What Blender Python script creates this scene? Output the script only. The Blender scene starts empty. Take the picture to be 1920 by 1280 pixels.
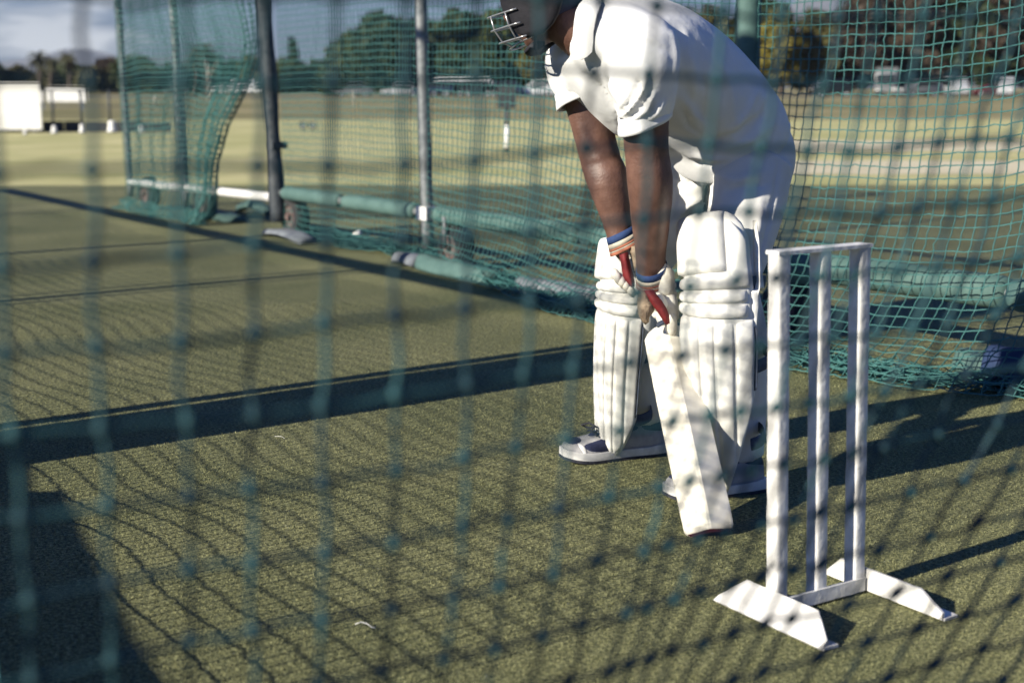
import bpy, bmesh, math, random
import numpy as np
from mathutils import Vector, Matrix
random.seed(7); rng = np.random.default_rng(7)
scene = bpy.context.scene
COL = scene.collection

# ------------------------------------------------------------------ camera
F_PX, CXP, CYP = 2600.0, 960.0, 640.0            # focal length in pixels of the 1920x1280 photograph
PITCH = math.radians(10.4); CAM_H = 1.01
CP, SP = math.cos(PITCH), math.sin(PITCH)
cam = bpy.data.cameras.new('camera'); camo = bpy.data.objects.new('camera', cam); COL.objects.link(camo)
camo.location = (0, 0, CAM_H); camo.rotation_euler = (math.radians(90) - PITCH, 0, 0)
cam.sensor_width = 36; cam.lens = F_PX / 1920 * 36; cam.clip_start = 0.05; cam.clip_end = 20000
cam.dof.use_dof = True; cam.dof.focus_distance = 3.55; cam.dof.aperture_fstop = 3.0
scene.camera = camo

# ------------------------------------------------------------------ light
SUN_AZ = math.radians(36.0); SUN_EL = math.radians(25.0)     # shadows run right and away
SH = Vector((math.cos(SUN_AZ), math.sin(SUN_AZ), 0))         # direction of the shadows on the ground
sl = bpy.data.lights.new('sun', 'SUN'); sl.energy = 5.0; sl.angle = math.radians(0.55); sl.color = (1.0, 0.935, 0.79)
slo = bpy.data.objects.new('sun', sl); COL.objects.link(slo); slo.location = (-8, -6, 6)
slo.rotation_euler = Vector((SH.x * math.cos(SUN_EL), SH.y * math.cos(SUN_EL), -math.sin(SUN_EL))).to_track_quat('-Z', 'Y').to_euler()
w = bpy.data.worlds.new('World'); scene.world = w; w.use_nodes = True
nt = w.node_tree; nt.nodes.clear()
def N(t, tree=None, **kw):
    n = (tree or nt).nodes.new(t)
    for k, v in kw.items(): setattr(n, k, v)
    return n
out = N('ShaderNodeOutputWorld'); bg = N('ShaderNodeBackground')
sky = N('ShaderNodeTexSky', sky_type='NISHITA', sun_disc=False)
sky.sun_elevation = SUN_EL; sky.sun_rotation = math.atan2(-SH.x, -SH.y); sky.altitude = 50
sky.air_density = 1.2; sky.dust_density = 0.4; sky.ozone_density = 3.0
tc = N('ShaderNodeTexCoord'); mp = N('ShaderNodeMapping'); mp.inputs['Scale'].default_value = (5, 5, 26)
cn = N('ShaderNodeTexNoise'); cn.inputs['Scale'].default_value = 1.15; cn.inputs['Detail'].default_value = 6; cn.inputs['Roughness'].default_value = 0.55
cr = N('ShaderNodeValToRGB'); cr.color_ramp.elements[0].position = 0.55; cr.color_ramp.elements[1].position = 0.65
cm = N('ShaderNodeMix', data_type='RGBA')
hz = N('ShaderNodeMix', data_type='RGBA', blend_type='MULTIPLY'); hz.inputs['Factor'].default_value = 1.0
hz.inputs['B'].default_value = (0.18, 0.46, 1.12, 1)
L = nt.links.new
L(tc.outputs['Generated'], mp.inputs['Vector']); L(mp.outputs['Vector'], cn.inputs['Vector']); L(cn.outputs['Fac'], cr.inputs['Fac'])
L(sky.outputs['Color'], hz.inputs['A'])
# a grey bank of cloud low along the horizon, brighter heaps within it
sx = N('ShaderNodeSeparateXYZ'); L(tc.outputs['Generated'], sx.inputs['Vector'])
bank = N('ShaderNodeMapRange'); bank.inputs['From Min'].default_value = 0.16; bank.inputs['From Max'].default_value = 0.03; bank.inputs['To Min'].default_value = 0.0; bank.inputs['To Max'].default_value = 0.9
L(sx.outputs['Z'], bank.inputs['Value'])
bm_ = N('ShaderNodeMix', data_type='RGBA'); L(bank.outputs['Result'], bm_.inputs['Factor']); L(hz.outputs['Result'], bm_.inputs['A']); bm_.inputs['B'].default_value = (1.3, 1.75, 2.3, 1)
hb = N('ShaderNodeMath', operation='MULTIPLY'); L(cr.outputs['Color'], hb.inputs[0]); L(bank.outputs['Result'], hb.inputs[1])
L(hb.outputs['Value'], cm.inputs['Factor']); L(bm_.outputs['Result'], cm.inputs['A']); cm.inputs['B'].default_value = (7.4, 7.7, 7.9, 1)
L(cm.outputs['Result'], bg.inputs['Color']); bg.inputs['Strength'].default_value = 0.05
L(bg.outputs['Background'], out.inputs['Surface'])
vs = scene.view_settings; vs.view_transform = 'Standard'; vs.look = 'None'; vs.gamma = 1.0; vs.exposure = 1.0; vs.use_curve_mapping = False
try:
    scene.cycles.use_denoising = True; scene.cycles.max_bounces = 8; scene.cycles.transparent_max_bounces = 16
except Exception: pass

# ------------------------------------------------------------------ places: a pixel of the photograph and a distance give a point of the place
def ray(px, py):
    a = (px - CXP) / F_PX; b = -(py - CYP) / F_PX
    return Vector((a, CP + b * SP, -SP + b * CP))
def at(px, py, Y):
    d = ray(px, py); k = Y / d.y
    return Vector((d.x * k, Y, CAM_H + d.z * k))
def ground(px, py, z=0.0):
    d = ray(px, py); k = (z - CAM_H) / d.z
    return Vector((d.x * k, d.y * k, z))
def to_px(P):
    P = np.asarray(P, float); x = P[..., 0]; y = P[..., 1]; z = P[..., 2] - CAM_H
    zc = y * CP - z * SP; up = y * SP + z * CP
    return CXP + F_PX * x / zc, CYP - F_PX * up / zc

# ------------------------------------------------------------------ materials
MATS = {}
def mat(name, col, rough=0.7, col2=None, scale=20, bump=0.0, bscale=None, metal=0.0, detail=3, spec=0.4, stretch=None, contrast=(0.35, 0.65), trans=0.0, sheen=0.0, bdist=0.01):
    if name in MATS: return MATS[name]
    m = bpy.data.materials.new(name); m.use_nodes = True; t = m.node_tree
    b = t.nodes['Principled BSDF']; b.inputs['Roughness'].default_value = rough; b.inputs['Metallic'].default_value = metal
    b.inputs['Specular IOR Level'].default_value = spec
    if sheen: b.inputs['Sheen Weight'].default_value = sheen
    b.inputs['Base Color'].default_value = (*col, 1)
    src = None
    if col2 is not None or bump:
        c = N('ShaderNodeTexCoord', t); mpp = N('ShaderNodeMapping', t)
        if stretch: mpp.inputs['Scale'].default_value = stretch
        t.links.new(c.outputs['Object'], mpp.inputs['Vector']); src = mpp.outputs['Vector']
    if col2 is not None:
        n = N('ShaderNodeTexNoise', t); n.inputs['Scale'].default_value = scale; n.inputs['Detail'].default_value = detail
        r = N('ShaderNodeValToRGB', t); r.color_ramp.elements[0].position, r.color_ramp.elements[1].position = contrast
        r.color_ramp.elements[0].color = (*col, 1); r.color_ramp.elements[1].color = (*col2, 1)
        t.links.new(src, n.inputs['Vector']); t.links.new(n.outputs['Fac'], r.inputs['Fac']); t.links.new(r.outputs['Color'], b.inputs['Base Color'])
    if bump:
        n = N('ShaderNodeTexNoise', t); n.inputs['Scale'].default_value = bscale or scale * 3; n.inputs['Detail'].default_value = 3
        bp = N('ShaderNodeBump', t); bp.inputs['Strength'].default_value = bump; bp.inputs['Distance'].default_value = bdist
        t.links.new(src, n.inputs['Vector']); t.links.new(n.outputs['Fac'], bp.inputs['Height']); t.links.new(bp.outputs['Normal'], b.inputs['Normal'])
    MATS[name] = m
    return m

def turf_mat():
    m = bpy.data.materials.new('artificial_turf'); m.use_nodes = True; t = m.node_tree; b = t.nodes['Principled BSDF']
    b.inputs['Roughness'].default_value = 0.85; b.inputs['Specular IOR Level'].default_value = 0.25
    c = N('ShaderNodeTexCoord', t); mp1 = N('ShaderNodeMapping', t); mp1.inputs['Rotation'].default_value = (0, 0, math.radians(-8)); mp1.inputs['Scale'].default_value = (0.55, 1.0, 1.0)
    t.links.new(c.outputs['Object'], mp1.inputs['Vector'])
    n1 = N('ShaderNodeTexNoise', t); n1.inputs['Scale'].default_value = 170; n1.inputs['Detail'].default_value = 4; n1.inputs['Roughness'].default_value = 0.7
    n2 = N('ShaderNodeTexNoise', t); n2.inputs['Scale'].default_value = 1.3; n2.inputs['Detail'].default_value = 5
    n3 = N('ShaderNodeTexNoise', t); n3.inputs['Scale'].default_value = 900; n3.inputs['Detail'].default_value = 1
    t.links.new(mp1.outputs['Vector'], n1.inputs['Vector']); t.links.new(c.outputs['Object'], n2.inputs['Vector']); t.links.new(mp1.outputs['Vector'], n3.inputs['Vector'])
    r = N('ShaderNodeValToRGB', t); e = r.color_ramp.elements
    e[0].position = 0.40; e[0].color = (0.030, 0.038, 0.018, 1); e[1].position = 0.63; e[1].color = (0.37, 0.365, 0.185, 1)
    x = e.new(0.5); x.color = (0.135, 0.138, 0.068, 1)
    t.links.new(n1.outputs['Fac'], r.inputs['Fac'])
    r2 = N('ShaderNodeValToRGB', t); r2.color_ramp.elements[0].position = 0.3; r2.color_ramp.elements[0].color = (0.66, 0.70, 0.62, 1); r2.color_ramp.elements[1].position = 0.7; r2.color_ramp.elements[1].color = (1.16, 1.12, 1.06, 1)
    t.links.new(n2.outputs['Fac'], r2.inputs['Fac'])
    mx = N('ShaderNodeMix', t, data_type='RGBA', blend_type='MULTIPLY'); mx.inputs['Factor'].default_value = 1
    t.links.new(r.outputs['Color'], mx.inputs['A']); t.links.new(r2.outputs['Color'], mx.inputs['B'])
    # scattered pale specks of grit and rubber crumb
    v = N('ShaderNodeTexVoronoi', t); v.inputs['Scale'].default_value = 26
    vr = N('ShaderNodeValToRGB', t); vr.color_ramp.elements[0].position = 0.028; vr.color_ramp.elements[0].color = (1, 1, 1, 1); vr.color_ramp.elements[1].position = 0.04; vr.color_ramp.elements[1].color = (0, 0, 0, 1)
    t.links.new(c.outputs['Object'], v.inputs['Vector']); t.links.new(v.outputs['Distance'], vr.inputs['Fac'])
    mx2 = N('ShaderNodeMix', t, data_type='RGBA'); t.links.new(vr.outputs['Color'], mx2.inputs['Factor']); t.links.new(mx.outputs['Result'], mx2.inputs['A']); mx2.inputs['B'].default_value = (0.5, 0.5, 0.45, 1)
    t.links.new(mx2.outputs['Result'], b.inputs['Base Color'])
    ad = N('ShaderNodeMath', t, operation='ADD'); t.links.new(n1.outputs['Fac'], ad.inputs[0]); t.links.new(n3.outputs['Fac'], ad.inputs[1])
    bp = N('ShaderNodeBump', t); bp.inputs['Strength'].default_value = 0.55; bp.inputs['Distance'].default_value = 0.004
    t.links.new(ad.outputs['Value'], bp.inputs['Height']); t.links.new(bp.outputs['Normal'], b.inputs['Normal'])
    return m

M_TURF = turf_mat()
M_FIELD = mat('mown_grass', (0.3427, 0.3326, 0.1462), 0.9, (0.4738, 0.4334, 0.2218), 0.5, 0.6, 60, detail=6, spec=0.1)
M_DRY = mat('dry_grass', (0.130, 0.125, 0.056), 0.95, (0.31, 0.265, 0.145), 0.09, 0.5, 30, detail=7, spec=0.1)
M_STRIP = mat('bare_pitch', (0.4830, 0.4250, 0.2898), 0.95, (0.5603, 0.5023, 0.3574), 0.8, 0.3, 30, detail=5, spec=0.1)
M_ROAD = mat('asphalt', (0.0533, 0.0533, 0.0587), 0.9, (0.0960, 0.0939, 0.0907), 0.5, 0.2, 20, spec=0.2)
M_SHIRT = mat('white_cotton', (0.67, 0.67, 0.665), 0.95, (0.61, 0.61, 0.61), 7, 0.25, 36, spec=0.1, sheen=0.1, bdist=0.006)
M_TROUSER = mat('cream_trouser', (0.64, 0.63, 0.60), 0.95, (0.56, 0.55, 0.53), 7, 0.3, 30, spec=0.1, sheen=0.1, bdist=0.006)
M_PAD = mat('pad_vinyl', (0.69, 0.68, 0.64), 0.6, (0.50, 0.485, 0.44), 13, 0.5, 34, spec=0.35, detail=6, bdist=0.004, contrast=(0.45, 0.8))
M_PADDARK = mat('pad_piping', (0.02, 0.03, 0.06), 0.7, (0.05, 0.06, 0.08), 30)
M_STRAP = mat('pad_strap', (0.035, 0.05, 0.085), 0.8, (0.06, 0.075, 0.11), 60, 0.3, 300)
M_SKIN = mat('skin', (0.0911, 0.0443, 0.0326), 0.52, (0.1367, 0.0704, 0.0521), 28, 0.35, 160, spec=0.45, detail=6, bdist=0.003)
M_LIP = mat('lip', (0.12, 0.04, 0.035), 0.45)
M_HAIR = mat('hair', (0.012, 0.010, 0.010), 0.7, (0.03, 0.026, 0.024), 200, 0.6, 400)
M_GLOVE = mat('glove_white', (0.7041, 0.6828, 0.6187), 0.6, (0.5334, 0.4907, 0.4054), 26, 0.4, 90, detail=6, bdist=0.004)
M_PALM = mat('glove_palm', (0.3024, 0.2268, 0.1512), 0.75, (0.1109, 0.0756, 0.0504), 38, 0.8, 120, detail=6, bdist=0.004)
M_RED = mat('glove_red', (0.1562, 0.0115, 0.0125), 0.7, (0.1146, 0.0078, 0.0104), 40, 0.3, 200, bdist=0.003)
M_NAVY = mat('band_navy', (0.014, 0.035, 0.11), 0.85, (0.02, 0.045, 0.13), 90, 0.3, 500, bdist=0.002)
M_CREAM = mat('band_cream', (0.4620, 0.4200, 0.3360), 0.85, (0.3780, 0.3360, 0.2688), 60, 0.3, 500, bdist=0.002)
M_ORANGE = mat('band_orange', (0.3528, 0.1260, 0.0714), 0.85, (0.2856, 0.1008, 0.0588), 60, 0.3, 500, bdist=0.002)
M_BAT = mat('willow', (0.73, 0.69, 0.59), 0.5, (0.70, 0.655, 0.55), 5, 0.06, 60, stretch=(14, 14, 1.2), detail=5, spec=0.35, bdist=0.002)
M_TOE = mat('toe_guard', (0.075, 0.010, 0.014), 0.6, (0.05, 0.008, 0.011), 30)
M_GRIP = mat('grip_rubber', (0.68, 0.67, 0.63), 0.7, (0.55, 0.53, 0.48), 40, 0.4, 180, bdist=0.003)
M_STEEL = mat('painted_steel', (0.68, 0.67, 0.65), 0.5, (0.55, 0.535, 0.51), 30, 0.5, 55, spec=0.4, detail=7, bdist=0.004)
M_RUST = mat('chipped_edge', (0.03, 0.02, 0.02), 0.8, (0.5, 0.48, 0.45), 70, contrast=(0.48, 0.52))
M_SOLE = mat('shoe_white', (0.62, 0.61, 0.60), 0.6, (0.50, 0.49, 0.48), 40, 0.2, 140, bdist=0.002)
M_SHOEGREY = mat('shoe_silver', (0.2880, 0.2808, 0.2880), 0.5, (0.3456, 0.3384, 0.3384), 60, 0.2, 200, bdist=0.002)
M_MESH = mat('shoe_mesh', (0.012, 0.016, 0.045), 0.9, (0.022, 0.028, 0.07), 300, 0.5, 500, bdist=0.002)
M_OUT = mat('shoe_outsole', (0.012, 0.014, 0.024), 0.8, (0.03, 0.03, 0.04), 80)
M_HELM = mat('helmet_cloth', (0.010, 0.014, 0.045), 0.8, (0.016, 0.022, 0.06), 90, 0.3, 300, bdist=0.002)
M_CHIN = mat('helmet_rubber', (0.007, 0.007, 0.011), 0.75, (0.012, 0.011, 0.016), 60, 0.3, 200, bdist=0.002)
M_WIRE = mat('grille_steel', (0.42, 0.42, 0.43), 0.3, (0.30, 0.30, 0.31), 40, metal=0.7)
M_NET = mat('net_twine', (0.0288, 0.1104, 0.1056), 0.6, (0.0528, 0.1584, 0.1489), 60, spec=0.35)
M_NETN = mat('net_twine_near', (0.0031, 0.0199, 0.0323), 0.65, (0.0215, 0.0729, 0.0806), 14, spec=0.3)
M_GALV = mat('galvanised_pole', (0.1995, 0.2086, 0.2131), 0.5, (0.1088, 0.1224, 0.1315), 22, 0.3, 60, metal=0.25, detail=6, bdist=0.003)
M_DARKPOLE = mat('dark_pole', (0.0210, 0.0300, 0.0390), 0.6, (0.0540, 0.0600, 0.0660), 25, 0.4, 60, detail=6, bdist=0.004)
M_FOAM = mat('teal_foam', (0.0490, 0.0982, 0.0890), 0.75, (0.0719, 0.1309, 0.1178), 9, 0.35, 30, detail=5, bdist=0.008)
M_FOAMD = mat('worn_foam', (0.1707, 0.1867, 0.2027), 0.85, (0.0960, 0.1067, 0.1280), 14, 0.5, 40, detail=5, bdist=0.008)
M_TYRE = mat('tyre_rubber', (0.014, 0.015, 0.018), 0.85, (0.03, 0.03, 0.03), 40, 0.3, 100)
M_HUB = mat('wheel_hub', (0.09, 0.04, 0.035), 0.6, (0.16, 0.13, 0.12), 25)
M_BLUE = mat('blue_canvas', (0.0096, 0.0228, 0.0660), 0.8, (0.0150, 0.0330, 0.0900), 20, 0.3, 60)
M_CANVAS = mat('dark_canvas', (0.03, 0.05, 0.05), 0.9, (0.045, 0.07, 0.065), 30, 0.3, 100)
M_WHITE = mat('white_board', (0.72, 0.71, 0.68), 0.7, (0.64, 0.63, 0.60), 3)
M_BLACK = mat('black_board', (0.02, 0.025, 0.03), 0.8, (0.035, 0.04, 0.045), 5)
M_BARK = mat('bark', (0.07, 0.05, 0.04), 0.95, (0.13, 0.10, 0.08), 5, 0.5, 15)
M_PALEBARK = mat('pale_bark', (0.30, 0.27, 0.23), 0.9, (0.42, 0.39, 0.34), 4, 0.4, 12)
M_HILL = mat('mountain_scrub', (0.055, 0.06, 0.065), 1.0, (0.11, 0.105, 0.10), 0.008, detail=8)
M_GLASS = mat('car_glass', (0.02, 0.025, 0.03), 0.1, spec=0.6)
def leafmat(n, a, b): return mat(n, a, 0.7, b, 0.7, spec=0.25, detail=4, contrast=(0.3, 0.7))
M_LEAFS = [leafmat('leaf_dark', (0.0125, 0.0234, 0.0109), (0.0351, 0.0484, 0.0172)), leafmat('leaf_green', (0.0203, 0.0351, 0.0109), (0.0663, 0.0780, 0.0218)),
           leafmat('leaf_olive', (0.0390, 0.0390, 0.0140), (0.1014, 0.0897, 0.0273)), leafmat('leaf_yellow', (0.0702, 0.0663, 0.0117), (0.1716, 0.1404, 0.0234)),
           leafmat('leaf_brown', (0.0273, 0.0203, 0.0156), (0.0663, 0.0468, 0.0312)), leafmat('leaf_palm', (0.045, 0.05, 0.03), (0.09, 0.085, 0.045))]

# ------------------------------------------------------------------ mesh building
class MB:
    def __init__(s): s.v = []; s.f = []
    def add(s, vs, fs):
        o = len(s.v); s.v.extend([tuple(p) for p in vs]); s.f.extend([tuple(i + o for i in q) for q in fs]); return o
    def box(s, c, x, y, z, hx, hy, hz):
        c, x, y, z = Vector(c), Vector(x), Vector(y), Vector(z)
        p = [c + x * (hx * a) + y * (hy * b) + z * (hz * d) for d in (-1, 1) for b in (-1, 1) for a in (-1, 1)]
        s.add(p, [(0, 2, 3, 1), (4, 5, 7, 6), (0, 1, 5, 4), (2, 6, 7, 3), (0, 4, 6, 2), (1, 3, 7, 5)])
    def abox(s, x0, x1, y0, y1, z0, z1):
        s.box(((x0 + x1) / 2, (y0 + y1) / 2, (z0 + z1) / 2), (1, 0, 0), (0, 1, 0), (0, 0, 1), abs(x1 - x0) / 2, abs(y1 - y0) / 2, abs(z1 - z0) / 2)
    def rings(s, R, cap=True, closed=True):
        n = len(R[0]); fs = []; vs = [p for r in R for p in r]
        for i in range(len(R) - 1):
            for j in range(n if closed else n - 1):
                k = (j + 1) % n; fs.append((i * n + j, i * n + k, (i + 1) * n + k, (i + 1) * n + j))
        if cap and closed:
            for i, flip in ((0, 1), (len(R) - 1, 0)):
                c = sum((Vector(p) for p in R[i]), Vector()) / n; vs.append(c); ci = len(vs) - 1
                for j in range(n):
                    a, b = i * n + j, i * n + (j + 1) % n
                    fs.append((b, a, ci) if flip else (a, b, ci))
        s.add(vs, fs)
    def tube(s, pts, r, n=8, ref=None, cap=True, flat=1.0):
        pts = [Vector(p) for p in pts]; R = []; rr = r if hasattr(r, '__len__') else [r] * len(pts)
        ax = None
        for i, p in enumerate(pts):
            t = (pts[min(i + 1, len(pts) - 1)] - pts[max(i - 1, 0)]).normalized()
            if ax is None:
                g = Vector(ref) if ref is not None else (Vector((0, 0, 1)) if abs(t.z) < 0.9 else Vector((1, 0, 0)))
            else: g = ax
            ax = (g - t * g.dot(t)).normalized(); ay = t.cross(ax)
            R.append([p + ax * (rr[i] * math.cos(2 * math.pi * k / n)) + ay * (rr[i] * flat * math.sin(2 * math.pi * k / n)) for k in range(n)])
        s.rings(R, cap)
    def loft(s, keys, side, n=24, m=24, power=2.0):
        """keys: (centre, radius along side, radius across); smooth closed body through them with rounded ends"""
        K = np.array([[*k[0], k[1], k[2]] for k in keys], float); P = catmull(K, m); R = []; side = Vector(side)
        for i in range(len(P)):
            t = Vector(P[min(i + 1, len(P) - 1)][:3] - P[max(i - 1, 0)][:3]).normalized()
            ax = (side - t * side.dot(t)).normalized(); ay = t.cross(ax); c = Vector(P[i][:3])
            rg = []
            for k in range(n):
                a = 2 * math.pi * k / n; ca, sa = math.cos(a), math.sin(a)
                e = 2.0 / power
                rg.append(c + ax * (P[i][3] * math.copysign(abs(ca) ** e, ca)) + ay * (P[i][4] * math.copysign(abs(sa) ** e, sa)))
            R.append(rg)
        s.rings(R)
    def ball(s, c, rx, ry, rz, X=(1, 0, 0), Y=(0, 1, 0), Z=(0, 0, 1), n=16, m=10):
        c, X, Y, Z = Vector(c), Vector(X), Vector(Y), Vector(Z); R = []
        for i in range(1, m):
            a = math.pi * i / m
            R.append([c + X * (rx * math.sin(a) * math.cos(2 * math.pi * k / n)) + Y * (ry * math.sin(a) * math.sin(2 * math.pi * k / n)) - Z * (rz * math.cos(a)) for k in range(n)])
        o = len(s.v); s.rings(R, cap=False)
        b = s.add([c - Z * rz, c + Z * rz], []); fs = []
        for k in range(n):
            fs.append((o + (k + 1) % n, o + k, b)); q = o + (m - 2) * n; fs.append((q + k, q + (k + 1) % n, b + 1))
        s.f.extend(fs)
    def shell(s, A, B):
        """two grids of points (outer, inner) joined into one closed piece"""
        h, wd = len(A), len(A[0]); o = len(s.v)
        s.v.extend([tuple(p) for r in A for p in r]); s.v.extend([tuple(p) for r in B for p in r]); k = h * wd
        for i in range(h - 1):
            for j in range(wd - 1):
                a, b, c, d = i * wd + j, i * wd + j + 1, (i + 1) * wd + j + 1, (i + 1) * wd + j
                s.f.append((o + a, o + b, o + c, o + d)); s.f.append((o + k + d, o + k + c, o + k + b, o + k + a))
        per = [(0, j) for j in range(wd)] + [(i, wd - 1) for i in range(1, h)] + [(h - 1, j) for j in range(wd - 2, -1, -1)] + [(i, 0) for i in range(h - 2, 0, -1)]
        for q in range(len(per)):
            a = per[q][0] * wd + per[q][1]; b2 = per[(q + 1) % len(per)]; b = b2[0] * wd + b2[1]
            s.f.append((o + b, o + a, o + k + a, o + k + b))
def catmull(K, m):
    K = np.asarray(K, float); n = len(K); out = []
    E = np.vstack([2 * K[0] - K[1], K, 2 * K[-1] - K[-2]])
    for q in np.linspace(0, n - 1, m):
        i = min(int(q), n - 2); t = q - i; p0, p1, p2, p3 = E[i], E[i + 1], E[i + 2], E[i + 3]
        out.append(0.5 * ((2 * p1) + (-p0 + p2) * t + (2 * p0 - 5 * p1 + 4 * p2 - p3) * t * t + (-p0 + 3 * p1 - 3 * p2 + p3) * t ** 3))
    return np.array(out)

ROOT = {}
def wloc(o):
    v = Vector((0, 0, 0))
    while o is not None: v += o.location; o = o.parent
    return v
def mesh_of(mb, name):
    me = bpy.data.meshes.new(name); me.from_pydata([tuple(p) for p in mb.v], [], mb.f); me.validate(); return me
def link(name, me, m, parent=None, smooth=True, sharp=None, fix=True):
    """me is in world coordinates; stored relative to its parent"""
    if fix:
        bm = bmesh.new(); bm.from_mesh(me); bmesh.ops.recalc_face_normals(bm, faces=bm.faces); bm.to_mesh(me); bm.free()
    o = bpy.data.objects.new(name, me); COL.objects.link(o)
    if parent is not None:
        me.transform(Matrix.Translation(-wloc(parent))); o.parent = parent
    if m is not None: me.materials.append(m)
    if smooth:
        me.shade_smooth()
        if sharp: me.set_sharp_from_angle(angle=math.radians(sharp))
    return o
def obj(name, mb, m, parent=None, smooth=True, sharp=None, fix=True): return link(name, mesh_of(mb, name), m, parent, smooth, sharp, fix)
def tag(o, label=None, cat=None, group=None, kind=None):
    if label: o['label'] = label
    if cat: o['category'] = cat
    if group: o['group'] = group
    if kind: o['kind'] = kind
    return o
def thing(name, label, cat, loc=(0, 0, 0), group=None):
    o = bpy.data.objects.new(name, None); COL.objects.link(o); o.location = loc; o.empty_display_size = 0.2
    return tag(o, label, cat, group)
def move_to(o, base):
    """give a one-mesh thing its origin at its base"""
    o.data.transform(Matrix.Translation(-Vector(base))); o.location = base; return o
def remesh(mb, voxel, smooth=4, lam=0.5):
    me = mesh_of(mb, 'tmp'); bm = bmesh.new(); bm.from_mesh(me); bmesh.ops.recalc_face_normals(bm, faces=bm.faces); bm.to_mesh(me); bm.free()
    o = bpy.data.objects.new('tmp', me); COL.objects.link(o)
    md = o.modifiers.new('r', 'REMESH'); md.mode = 'VOXEL'; md.voxel_size = voxel
    dg = bpy.context.evaluated_depsgraph_get(); r = bpy.data.meshes.new_from_object(o.evaluated_get(dg))
    bpy.data.objects.remove(o); bpy.data.meshes.remove(me)
    lap(r, smooth, lam); return r
def coords(me):
    a = np.empty(len(me.vertices) * 3, np.float32); me.vertices.foreach_get('co', a); return a.reshape(-1, 3).astype(float)
def setco(me, a): me.vertices.foreach_set('co', np.ascontiguousarray(a, np.float32).ravel()); me.update()
def normals(me):
    a = np.empty(len(me.vertices) * 3, np.float32); me.vertices.foreach_get('normal', a); return a.reshape(-1, 3).astype(float)
def lap(me, it, lam=0.5):
    if not it: return
    e = np.empty(len(me.edges) * 2, np.int32); me.edges.foreach_get('vertices', e); e = e.reshape(-1, 2); c = coords(me)
    cnt = np.zeros(len(c)); np.add.at(cnt, e[:, 0], 1); np.add.at(cnt, e[:, 1], 1); cnt[cnt == 0] = 1
    for _ in range(it):
        s = np.zeros_like(c); np.add.at(s, e[:, 0], c[e[:, 1]]); np.add.at(s, e[:, 1], c[e[:, 0]]); c = c + lam * (s / cnt[:, None] - c)
    setco(me, c)
def polydist(x, y, line):
    best = np.full(x.shape, 1e9); along = np.zeros_like(best); n = len(line) - 1
    for i in range(n):
        ax, ay = line[i]; bx, by = line[i + 1]; dx, dy = bx - ax, by - ay; t = np.clip(((x - ax) * dx + (y - ay) * dy) / (dx * dx + dy * dy), 0, 1)
        d = np.hypot(x - ax - t * dx, y - ay - t * dy); k = d < best; best[k] = d[k]; along[k] = (i + t[k]) / n
    return best, along
def sculpt(me, strokes):
    """raise or sink folds of cloth along lines drawn on the garment"""
    for line, wid, amp in strokes:
        c = coords(me); nn = normals(me); x, y = to_px(c); d, t = polydist(x, y, line)
        facing = np.clip(-(nn[:, 1]) * 2.0 + 0.6, 0, 1)
        a = amp * np.exp(-(d / wid) ** 2) * np.sin(np.pi * np.clip(t * 0.9 + 0.05, 0, 1)) ** 0.6 * facing
        setco(me, c + nn * a[:, None])
def wob(x, y, seed=0, sc=1.0):
    r = np.random.default_rng(seed); o = np.zeros(np.broadcast(x, y).shape)
    for k in range(7):
        a = r.uniform(0, 2 * math.pi); f = sc * 1.55 ** k; p = r.uniform(0, 6.28); o = o + np.sin((np.cos(a) * x + np.sin(a) * y) * f + p) / 1.45 ** k
    return o / 2.4
def ruffle(me, amp, sc, seed, stretch=(1, 1, 1)):
    c = coords(me); nn = normals(me); a = wob(c[:, 0] * stretch[0] + c[:, 2] * stretch[2] * 0.7, c[:, 1] * stretch[1] + c[:, 2] * stretch[2], seed, sc)
    setco(me, c + nn * (amp * a)[:, None])

# ------------------------------------------------------------------ ground
def sheet(name, x0, x1, y0, y1, z, m, nx=1, ny=1):
    mb = MB(); xs = np.linspace(x0, x1, nx + 1); ys = np.linspace(y0, y1, ny + 1)
    mb.add([(x, y, z) for y in ys for x in xs], [(j * (nx + 1) + i, j * (nx + 1) + i + 1, (j + 1) * (nx + 1) + i + 1, (j + 1) * (nx + 1) + i) for j in range(ny) for i in range(nx)])
    return tag(obj(name, mb, m, smooth=False), kind='structure')
def gsheet(name, pts, z, m):
    mb = MB(); mb.add([(p[0], p[1], z) for p in pts], [tuple(range(len(pts)))]); return tag(obj(name, mb, m, smooth=False), kind='structure')
def wavy_edge(x0, x1, y, amp, seed, n=60):
    xs = np.linspace(x0, x1, n); return [(x, y + amp * float(wob(np.array(x), np.array(0.0), seed, 0.35))) for x in xs]
sheet('ground', -4200, 4400, -400, 5950, -0.014, M_DRY)
gsheet('playing_field', [(-60, 8), (60, 8)] + wavy_edge(-60, 60, 44.0, 0.8, 3)[::-1], -0.008, M_FIELD)
gsheet('practice_turf', [(-14, -6), (14, -6)] + wavy_edge(-14, 14, 14.6, 0.12, 5, 40)[::-1], 0.0, M_TURF)
gsheet('bare_pitch_strip', wavy_edge(4.2, 16, 22.6, 0.3, 8, 24) + wavy_edge(4.2, 16, 27.0, 0.3, 9, 24)[::-1], -0.004, M_STRIP)
gsheet('worn_pitch_strip', wavy_edge(2.6, 14, 16.4, 0.2, 10, 24) + wavy_edge(2.6, 14, 19.6, 0.2, 11, 24)[::-1], -0.004, M_STRIP)
sheet('road', -400, 400, 142, 162, -0.008, M_ROAD)
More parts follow.
